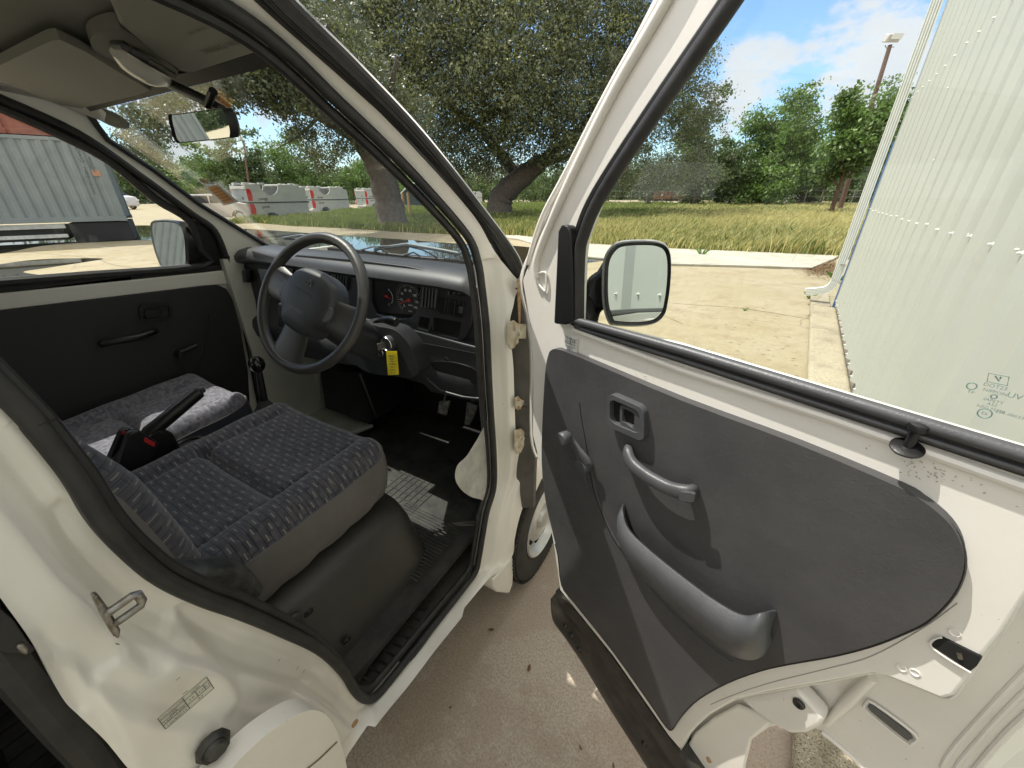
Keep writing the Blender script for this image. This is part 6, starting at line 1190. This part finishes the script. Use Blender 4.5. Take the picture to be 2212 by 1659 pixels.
# window opening (seen from inside) and the frame round it
wopen = [(1258, 700), (1262, 560), (1266, 520), (1300, 430), (1590, 0), (1700, -160), (2700, -160), (2700, 1130), (2212, 975), (1475, 752)]
# pressed inner panel: the long outline of the door, with the cut for the window
inner = [(1128, 606), (1160, 520), (1230, 370), (1418, 0), (1500, -160), (1560, -270), (2860, -270), (2860, 1060), (2600, 1120), (2330, 1210), (2225, 1280)]
inner_low = [(2181, 1345), (2164, 1371), (2122, 1421), (2082, 1480), (2063, 1504), (2040, 1511), (1998, 1494), (1928, 1466), (1886, 1455), (1788, 1473), (1664, 1494), (1591, 1510), (1530, 1545), (1490, 1585), (1470, 1620), (1444, 1590), (1398, 1524), (1320, 1412), (1236, 1308), (1208, 1272), (1196, 1180), (1178, 1080), (1165, 1000), (1150, 940), (1150, 780), (1144, 700)]
drv = dprism(inner+inner_low, .0, .012, 'driver_door', PAINTD, van, [wopen], .004, 3)
# outer skin, reaching lower and further back than the inner panel
skin = [(1120, 600), (1150, 520), (1225, 360), (1410, 0), (1480, -160), (1545, -290), (2960, -290), (2960, 1250), (2620, 1320), (2400, 1400), (2212, 1550), (2110, 1659), (2060, 1730), (1990, 1790), (1930, 1750), (1866, 1659), (1776, 1581), (1720, 1560), (1661, 1572), (1622, 1600), (1608, 1659), (1600, 1740), (1540, 1760), (1470, 1690), (1330, 1490), (1230, 1340), (1212, 1180), (1190, 1080), (1166, 1000), (1152, 940), (1150, 800), (1146, 700)]
sko = -.052
skw = [(1262, 690), (1268, 520), (1310, 420), (1600, -20), (1700, -150), (2700, -150), (2700, 1120), (2212, 962), (1475, 742)]
dprism(skin, sko, .006, 'outer_skin', PAINTD, drv, [skw], .003)
# side return of the door: joins skin and inner panel along the edges seen
def ribbon(A, B, name, mat, par=drv, solid=.0025, **k):
    n = len(A); return MB().add(list(A)+list(B), [(i, i+1, n+i+1, n+i) for i in range(n-1)]).go(name, mat, par, solid=solid, **k)
eA = spl([(1500, -160), (1418, 0), (1230, 370), (1160, 520), (1128, 606), (1144, 700), (1150, 780), (1150, 940), (1163, 992)], 4); eB = [(u-5, v) for u, v in eA]
ribbon([DR(u, v, -.004) for u, v in eA], [DR(u, v, sko-.003) for u, v in eB], 'hinge_edge', PAINTD)
# folded rim down to the skin under the trim (the bright flange and its shaded step)
fA = spl([(2600, 1122), (2330, 1212), (2225, 1280), (2181, 1345), (2164, 1371), (2122, 1421), (2082, 1480), (2063, 1504), (2040, 1511), (1998, 1494), (1928, 1466), (1886, 1455), (1788, 1473), (1664, 1494), (1591, 1510), (1530, 1545), (1490, 1585), (1470, 1620)], 5)
ribbon([DR(u, v, -.006) for u, v in fA], [DR(u, v, -.006)+(-DN*.046) for u, v in fA], 'inner_fold', PAINTD, ang=70)
hm = spl([(2960, 1250), (2620, 1320), (2400, 1400), (2212, 1550), (2110, 1659), (2060, 1730), (1990, 1790), (1930, 1750), (1866, 1659), (1776, 1581)], 5)
MB().tube([DR(u, v, sko+.002) for u, v in hm], .0035, 8).go('skin_hem', PAINTD, drv)
MB().tube([DR(u, v, sko+.001) for u, v in spl([(2400, 1340), (2212, 1497), (2091, 1626), (2060, 1670), (2030, 1720)], 5)], .003, 8).tube([DR(u, v, sko+.0) for u, v in spl([(2300, 1370), (2212, 1452), (2068, 1607), (2035, 1659)], 5)], .0035, 8).go('skin_bead', PAINTD, drv)
MB().tube([DR(1886, 1464, -.030), DR(1835, 1512, -.040), DR(1785, 1562, sko+.002)], [.006, .008, .006], 10).go('skin_ridge', PAINTD, drv)
# latch slot in the flap
dprism([(2012, 1396), (2022, 1382), (2035, 1378), (2122, 1421), (2110, 1440), (2096, 1451)], .0035, .004, 'latch_slot', CARPET, drv, bev=.001)
dprism([(2066, 1412), (2078, 1414), (2080, 1426), (2070, 1424)], .0055, .002, 'latch_pawl', STEEL, drv)
MB().tube([DR(u, v, .0035) for u, v in spl([(2034, 1377), (2020, 1380), (2010, 1395), (2050, 1425), (2097, 1453)], 4)], .0012, 6).go('slot_lip', PAINTD, drv)
for (u, v) in ((1948, 1442), (1976, 1452), (2062, 1366)): MB().lathe([(.0045, 0), (.0055, .001), (.0045, .0015), (.0035, .0002), (0, .0002)], DR(u, v, .0), DN, 16).go('spot_weld', PAINTD, drv)
dprism(spl([(1878, 1524), (1886, 1526), (1966, 1588), (1964, 1598), (1954, 1596), (1880, 1536)], 3, True), sko+.0065, .003, 'drain_slot', M('slot_grey', (.10, .10, .10), .6), drv, bev=.001)
MB().tube([DR(u, v, sko+.004) for u, v in spl([(1872, 1520), (1888, 1520), (1976, 1586), (1972, 1604), (1954, 1604), (1872, 1536)], 3, True)], .0022, 6, True).go('slot_rim', PAINTD, drv)
# bracket with rubber bump stop and the lower flange
dprism([(1598, 1512), (1664, 1498), (1720, 1489), (1752, 1524), (1782, 1556), (1771, 1573), (1743, 1587), (1709, 1588), (1664, 1564), (1633, 1542)], -.014, .030, 'stop_bracket', PAINTD, drv, bev=.008, seg=3)
bs = DR(1726, 1519, -.012); MB().lathe([(0, .003), (.0030, .003), (.0036, .005), (.007, .005), (.0085, .003), (.009, 0)], bs, DN, 24).go('bump_stop', RUBD, drv)
dprism([(1478, 1620), (1500, 1585), (1540, 1552), (1591, 1525), (1633, 1542), (1664, 1564), (1640, 1585), (1622, 1600), (1608, 1659), (1604, 1740), (1560, 1780), (1520, 1700)], -.034, .010, 'lower_flange', PAINTD, drv, bev=.004)
MB().lathe([(0, .003), (.004, .003), (.006, 0)], DR(1531, 1642, -.032), DN, 12).go('rusty_screw', RUST, drv)
MB().tube([DR(u, v, .0002) for u, v in spl([(1535, 1522), (1591, 1499), (1664, 1475), (1788, 1444), (1886, 1416), (1998, 1354), (2068, 1303)], 5)], .0007, 6).go('panel_score', M('groove_line', (.42, .40, .37), .6), drv)  # thin grey line drawn along the pressed groove of the panel
# raised shelf of the inner panel above the trim, belt rubber with groove
MB().tube([DR(u, v, .002) for u, v in ((1240, 712), (1475, 800), (1800, 905), (2212, 1050), (2860, 1270))], .006, 8).go('belt_bead', PAINTD, drv)
dprism([(1200, 690), (1243, 690), (1475, 752), (2212, 976), (2860, 1170), (2860, 1245), (2212, 1034), (1475, 788), (1250, 716), (1232, 702)], .007, .018, 'belt_seal', RUB, drv, bev=.004)
MB().tube([DR(u, v, .010) for u, v in ((1243, 692), (1475, 757), (2212, 983), (2860, 1178))], .0075, 10).tube([DR(u, v, .008) for u, v in ((1243, 706), (1475, 778), (2212, 1016), (2860, 1218))], .004, 8).go('belt_lip', GREYP, drv)
# window rubber run and inner guide
wr_ = spl([(1250, 704), (1252, 560), (1262, 505), (1300, 420), (1415, 245), (1590, -8), (1690, -165), (2715, -165), (2715, 1135)], 5)
MB().tube([DR(u, v, .006) for u, v in wr_], .011, 10).go('window_rubber', RUB, drv)
MB().tube([DR(u-11, v-7, -.004) for u, v in wr_], .009, 8).go('window_channel', BLK, drv)
# black corner post by the mirror
dprism([(1196, 696), (1205, 500), (1212, 486), (1226, 488), (1232, 500), (1236, 560), (1238, 695), (1220, 702), (1200, 700)], .020, .020, 'corner_cover', BLK, drv, bev=.008, seg=3)
# raised frame strip and its bright edge on the front pillar of the door
MB().tube([DR(u, v, .004) for u, v in spl([(1500, -120), (1440, 0), (1330, 190), (1240, 370), (1190, 480), (1160, 560), (1158, 600)], 5)], .008, 10).tube([DR(u, v, -.002) for u, v in spl([(1480, -120), (1426, 0), (1318, 190), (1222, 375), (1172, 470), (1140, 570)], 5)], .006, 8).go('frame_bead', PAINTD, drv)
MB().tube([DR(u, v, .004) for u, v in spl([(1162, 592), (1176, 588), (1180, 594), (1180, 622), (1176, 628), (1162, 610)], 3, True)], .0025, 6, True).go('pressed_ring', PAINTD, drv)
# glass
go_ = [(1250, 706), (1256, 520), (1300, 415), (1590, -20), (1690, -175), (2720, -175), (2720, 1150), (2212, 990), (1475, 765)]
dprism(go_, -.016, .004, 'window_glass', GLASSD, drv, smooth=False)
gm = []
gx = dl([(2140, 860), (2190, 876)], -.0155); gex = DD; gey = (0, 0, 1)
def gt(s, u, v, sz): gm.append(dict(s=s, size=sz, pos=DR(u, v, -.0155), ex=DD*1., ey=gey, lift=.0004))
for a in (('DOT23', 2150, 835, .0050), ('NIPPON', 2149, 847, .0044), ('SAFETY', 2145, 866, .0042), ('AS2', 2143, 874, .0042), ('NSG M308', 2140, 883, .0042), ('43R-000337', 2184, 897, .0042), ('UV', 2192, 856, .0075), ('TP', 2097, 847, .0045), ('E6', 2127, 893, .0045)): gt(*a)
merge_text(gm, INKG, drv, 'glass_marking'); gk = MB()
for (u, v, r) in ((2127, 893, .0048), (2147, 856.5, .0020), (2099, 834, .0034)):
    c = DR(u, v, -.0152); gk.tube([c+DD*r*math.cos(t)+np.array([0, 0, r*math.sin(t)]) for t in np.linspace(0, 2*math.pi, 20, endpoint=False)], .0006, 5, True)
gk.tube([DR(u, v, -.0152) for u, v in ((2136, 806), (2180, 814), (2176, 833), (2132, 824))], .0005, 5, True).tube([DR(u, v, -.0152) for u, v in ((2150, 812), (2158, 824), (2162, 814))], .0007, 5)
gk.go('glass_symbols', INKG, drv)
# trim panel
tri = [(1184, 768), (1190, 757), (1206, 755), (1260, 775), (1475, 866), (1720, 958), (1941, 1052), (1990, 1080), (2040, 1120), (2070, 1160), (2082, 1205), (2076, 1250), (2050, 1296), (2000, 1343), (1940, 1372), (1880, 1395), (1800, 1416), (1700, 1434), (1640, 1448), (1570, 1474), (1510, 1508), (1478, 1538), (1460, 1562), (1452, 1574), (1440, 1570), (1400, 1512), (1320, 1400), (1240, 1300), (1214, 1264), (1206, 1200), (1196, 1160), (1178, 1080), (1170, 1000), (1172, 900), (1178, 800)]
trs = spl(tri, 3, True)
trim = dprism(trs, .016, .016, 'trim_panel', VINYL, drv, bev=.004, seg=3)
MB().tube([DR(u, v, .010) for u, v in trs[8:90]], .0025, 6, False).go('trim_welt', BLK, drv)
# lock release in its bezel
bz = rr(1351, 902, 76, 96, 14, 5); ang = .40
def shear(pts, cx, cy, k): return [(u, v+(u-cx)*k) for u, v in pts]
bo = shear(rr(1351, 902, 80, 74, 16, 6), 1351, 902, .44); bi = shear(rr(1349, 900, 64, 50, 12, 6), 1349, 900, .44)
bzl = dprism(bo, .030, .020, 'lock_bezel', GREYP, drv, [bi], .005, 3)
dprism(bi, .0175, .001, 'bezel_well', BLK, drv)
ho = shear(rr(1360, 905, 42, 48, 8, 5), 1360, 905, .44); hi = shear(rr(1357, 902, 26, 30, 5, 5), 1357, 902, .44)
dprism(ho, .026, .007, 'release_handle', GREYP, bzl if False else drv, [hi], .003, 2)
dprism(shear([(1338, 898), (1348, 896), (1352, 908), (1344, 910)], 1345, 903, .3), .020, .001, 'release_lever', STEEL, drv)
# window winder: hub, arm, knob
hb_ = DR(1268, 1001, .018); kb = DR(1224, 936, .050)
cr_ = MB().lathe([(0, .024), (.014, .023), (.018, .018), (.018, 0)], hb_, DN, 24).go('window_winder', GREYP, drv)
a_, b_ = DR(1266, 996, .036), DR(1229, 942, .044); sv_ = np.cross(b_-a_, DN); sv_ /= np.linalg.norm(sv_)
MB().loft([[a_+(b_-a_)*f+sv_*w_*math.cos(t)+DN*.0055*math.sin(t) for t in np.linspace(0, 2*math.pi, 12, endpoint=False)] for f, w_ in ((-.12, .012), (0, .0155), (.2, .0135), (.5, .0105), (.85, .0085), (1.05, .008))]).go('arm', GREYP, drv)
MB().lathe([(0, .026), (.012, .026), (.0145, .022), (.0135, .006), (.008, 0)], DR(1231, 941, .046), DN+np.array([-.1, 0, 0]), 24).go('knob', GREYP, drv)
# pull handle
ph = [DR(1359, 972, .014), DR(1356, 980, .030), DR(1368, 1004, .040), DR(1400, 1030, .044), (DR(1440, 1052, .044)), DR(1470, 1062, .042), DR(1490, 1066, .034), DR(1497, 1062, .016)]
pp = spl(ph, 6); n = len(pp); R_ = []
for i, p in enumerate(pp):
    t = pp[min(i+1, n-1)]-pp[max(i-1, 0)]; t /= np.linalg.norm(t); a = np.array([0, 0, 1.])-t*t[2]; a /= np.linalg.norm(a); b = np.cross(t, a); f = i/(n-1); w_ = .0125+.004*math.exp(-((f-.85)/.12)**2)+.003*math.exp(-((f-.1)/.1)**2)
    R_.append([p+a*w_*math.copysign(abs(math.cos(q))**.75, math.cos(q))+b*.009*math.copysign(abs(math.sin(q))**.75, math.sin(q)) for q in np.linspace(0, 2*math.pi, 16, endpoint=False)])
phn = MB().loft(R_).go('pull_handle', GREYP, drv, ang=60)
dprism(shear(rr(1483, 1074, 34, 20, 6, 4), 1483, 1074, .12), .052, .006, 'handle_cap', GREYP, drv, bev=.002)
# map pocket: long bowed bin standing off the panel
pc = [((1345, 1092), .018), ((1340, 1110), .040), ((1352, 1150), .052), ((1390, 1190), .058), ((1460, 1248), .060), ((1540, 1308), .060), ((1600, 1340), .058), ((1640, 1335), .052), ((1664, 1330), .034), ((1673, 1330), .018)]
pt_ = spl([np.array([*a, o]) for a, o in pc], 5)
low = [((1350, 1170), .014), ((1346, 1190), .020), ((1362, 1222), .026), ((1400, 1262), .032), ((1458, 1318), .036), ((1520, 1372), .040), ((1575, 1412), .044), ((1620, 1424), .040), ((1650, 1412), .030), ((1668, 1380), .016)]
pl_ = spl([np.array([*a, o]) for a, o in low], 5)
top = [DR(a[0], a[1], a[2]) for a in pt_]; bot = [DR(a[0], a[1], a[2]) for a in pl_]; R_ = []
for a, b in zip(top, bot):
    r = []
    inner_t = a-DN*.012
    r += [inner_t+np.array([0, 0, -.03]), inner_t, a-DN*.006+np.array([0, 0, .004]), a+np.array([0, 0, -.002])]
    for f in (.12, .3, .5, .7, .88, 1.0): r.append(a*(1-f)+b*f+DN*(.010*math.sin(f*math.pi)+.006*(1-f)))
    r.append(b-DN*.02); R_.append(r)
MB().loft(R_, False, False).go('door_pocket', GREYP, drv, ang=60, solid=.003)
dprism([(1348, 1120), (1400, 1190), (1600, 1335), (1668, 1340), (1660, 1400), (1560, 1400), (1380, 1240), (1350, 1180)], .018, .001, 'pocket_back', BLK, drv)
# pressed line in the trim, torn stitch
MB().tube([DR(u, v, .0165) for u, v in spl([(1252, 870), (1256, 905), (1266, 960), (1272, 1000), (1282, 1060), (1300, 1110), (1322, 1160), (1350, 1200), (1400, 1265)], 5)], .0008, 6).go('panel_crease', BLK, drv)
MB().tube([DR(u, v, .0165) for u, v in spl([(1276, 1010), (1290, 1070), (1312, 1130), (1345, 1190), (1420, 1290), (1520, 1385), (1580, 1430)], 5)], .0014, 6).go('panel_seam', GREYP, drv)
# lock knob
lk = DR(1960, 966, .016)
MB().lathe([(0, .002), (.007, .002), (.012, .001), (.0145, 0), (.0145, -.002)], lk, (-.1, -.3, 1), 28).lathe([(.0045, 0), (.0046, .017), (.005, .020), (.008, .022), (.0088, .025), (.008, .029), (.004, .031), (0, .0312)], lk, (0, 0, 1), 24).go('lock_knob', BLK, drv)
# stickers and smudges on the painted belt
sk_ = [(1222, 722), (1250, 726), (1246, 764), (1217, 752)]
stk = MB().flat(dl(sk_, .0025)).go('oil_change_label', PAPER, drv, smooth=False)
def lp_(f, g): a, b, c, d = dl(sk_, .0032); return (a*(1-f)+b*f)*(1-g)+(d*(1-f)+c*f)*g
l2 = MB()
for g in (.26, .42, .58, .74): l2.tube([lp_(.08, g), lp_(.92, g)], .0004, 4)
for f in (.45, .6, .75): l2.tube([lp_(f, .26), lp_(f, .74)], .0003, 4)
l2.go('label_lines', INK, stk); merge_text([dict(s='OIL No.', size=.006, pos=lp_(.3, .17), ex=DD, ey=(0, 0, 1)), dict(s='12 3 45', size=.006, pos=lp_(.6, .36), ex=DD, ey=(0, 0, 1)), dict(s='A/C Gas', size=.006, pos=lp_(.3, .5), ex=DD, ey=(0, 0, 1)), dict(s='6271', size=.008, pos=lp_(.5, .87), ex=DD, ey=(0, 0, 1))], INK, stk, 'label_print')
sm = MB()
for k in range(90):
    if k < 34: u, v = random.gauss(1384, 9), random.gauss(822, 7); s_ = .0006
    else: u, v = random.gauss(2010, 52), 0; v = 1000+(u-1960)*.38+random.gauss(0, 12); s_ = .0006
    c = DR(u, v, .0012); a = random.uniform(0, 3.14); s_ *= random.uniform(.6, 1.6); sm.add([c+DD*s_*2*math.cos(a)+np.array([0, 0, s_*2*math.sin(a)]), c+DD*s_*math.sin(a)-np.array([0, 0, s_*.7*math.cos(a)]), c-DD*s_*2*math.cos(a)-np.array([0, 0, s_*1.6*math.sin(a)]), c-DD*s_*math.sin(a)+np.array([0, 0, s_*math.cos(a)])], [(0, 1, 2, 3)])
sm.go('paint_spots', M('spot_grey', (.42, .40, .34), .7), drv, smooth=False)['kind'] = 'stuff'
# dirty rubber along the lower front edge with clips
bA = spl([(1206, 1270), (1214, 1290), (1236, 1312), (1320, 1418), (1398, 1530), (1444, 1597), (1490, 1665), (1540, 1740), (1570, 1790)], 5); bB = spl([(1190, 1296), (1194, 1340), (1222, 1380), (1262, 1440), (1316, 1530), (1380, 1630), (1420, 1695), (1470, 1780), (1500, 1830)], 5)
V = []
for (a, b) in zip(bA, bB):
    P0 = DR(a[0], a[1], .003); P3 = DR(b[0], b[1], -.006)
    V.append([P0, P0*.8+P3*.2+DN*.006, P0*.62+P3*.38-DN*.006, P0*.45+P3*.55+DN*.002, P0*.2+P3*.8+DN*.008, P3, P3-DN*.05, P0-DN*.05])
MB().loft(V, True, True).go('bottom_rubber', RUBD, drv, ang=50)
for (u, v) in ((1222, 1352), (1252, 1402), (1392, 1606), (1236, 1372)):
    c = DR(u, v, .000); MB().lathe([(0, .008), (.004, .008), (.008, .004), (.009, 0)], c, DN, 12).go('rubber_clip', BLK, drv)
#
# door mirror
mcen = DR(1380, 612, -.10); nR = mplane(mcen, (.62, -.78, .03)); fR = lambda u, v: on(u, v, nR, nR@mcen)
mo = [(1328, 532), (1350, 524), (1390, 522), (1420, 524), (1440, 534), (1448, 560), (1447, 610), (1441, 655), (1434, 680), (1415, 697), (1380, 703), (1330, 701), (1318, 694), (1308, 660), (1306, 610), (1310, 560)]
mg = [(1380+(u-1380)*.90, 612+(v-612)*.915) for u, v in mo]
def mirror2():
    ol = spl(mg, 5, True); oo = spl(mo, 5, True); c2 = (1380, 612); bk_ = -nR
    ring = lambda g, o, src: [fR(c2[0]+(u-c2[0])*g, c2[1]+(v-c2[1])*g)+bk_*o for u, v in src]
    o = MB().loft([ring(1., .006, ol), ring(1.03, -.003, ol), ring(.985, -.006, oo), ring(1.0, .004, oo), ring(1.0, .03, oo), ring(.9, .075, oo), ring(.5, .10, oo)]).go('door_mirror', BLK, drv)
    MB().flat(ring(1., .0, ol)).go('mirror_glass', MIRR, drv, smooth=False)
    MB().tube(ring(1.005, .010, oo), .004, 6, True).go('mirror_rim', RIM, drv); return o
mirror2()
arm = [fR(1318, 560)-nR*.03, fR(1300, 590)-nR*.03, fR(1276, 606)-nR*.03, fR(1266, 640)-nR*.02, fR(1266, 692)-nR*.0, fR(1296, 698)-nR*.0, fR(1300, 676)-nR*.02, fR(1322, 672)-nR*.03]
MB().prism(arm, -nR*.045).go('mirror_arm', BLK, drv, bevel=.012, seg=3)
MB().prism(dl([(1250, 600), (1268, 606), (1296, 680), (1296, 700), (1252, 702)], -.055), DN*.04).go('mirror_foot', BLK, drv, bevel=.008)
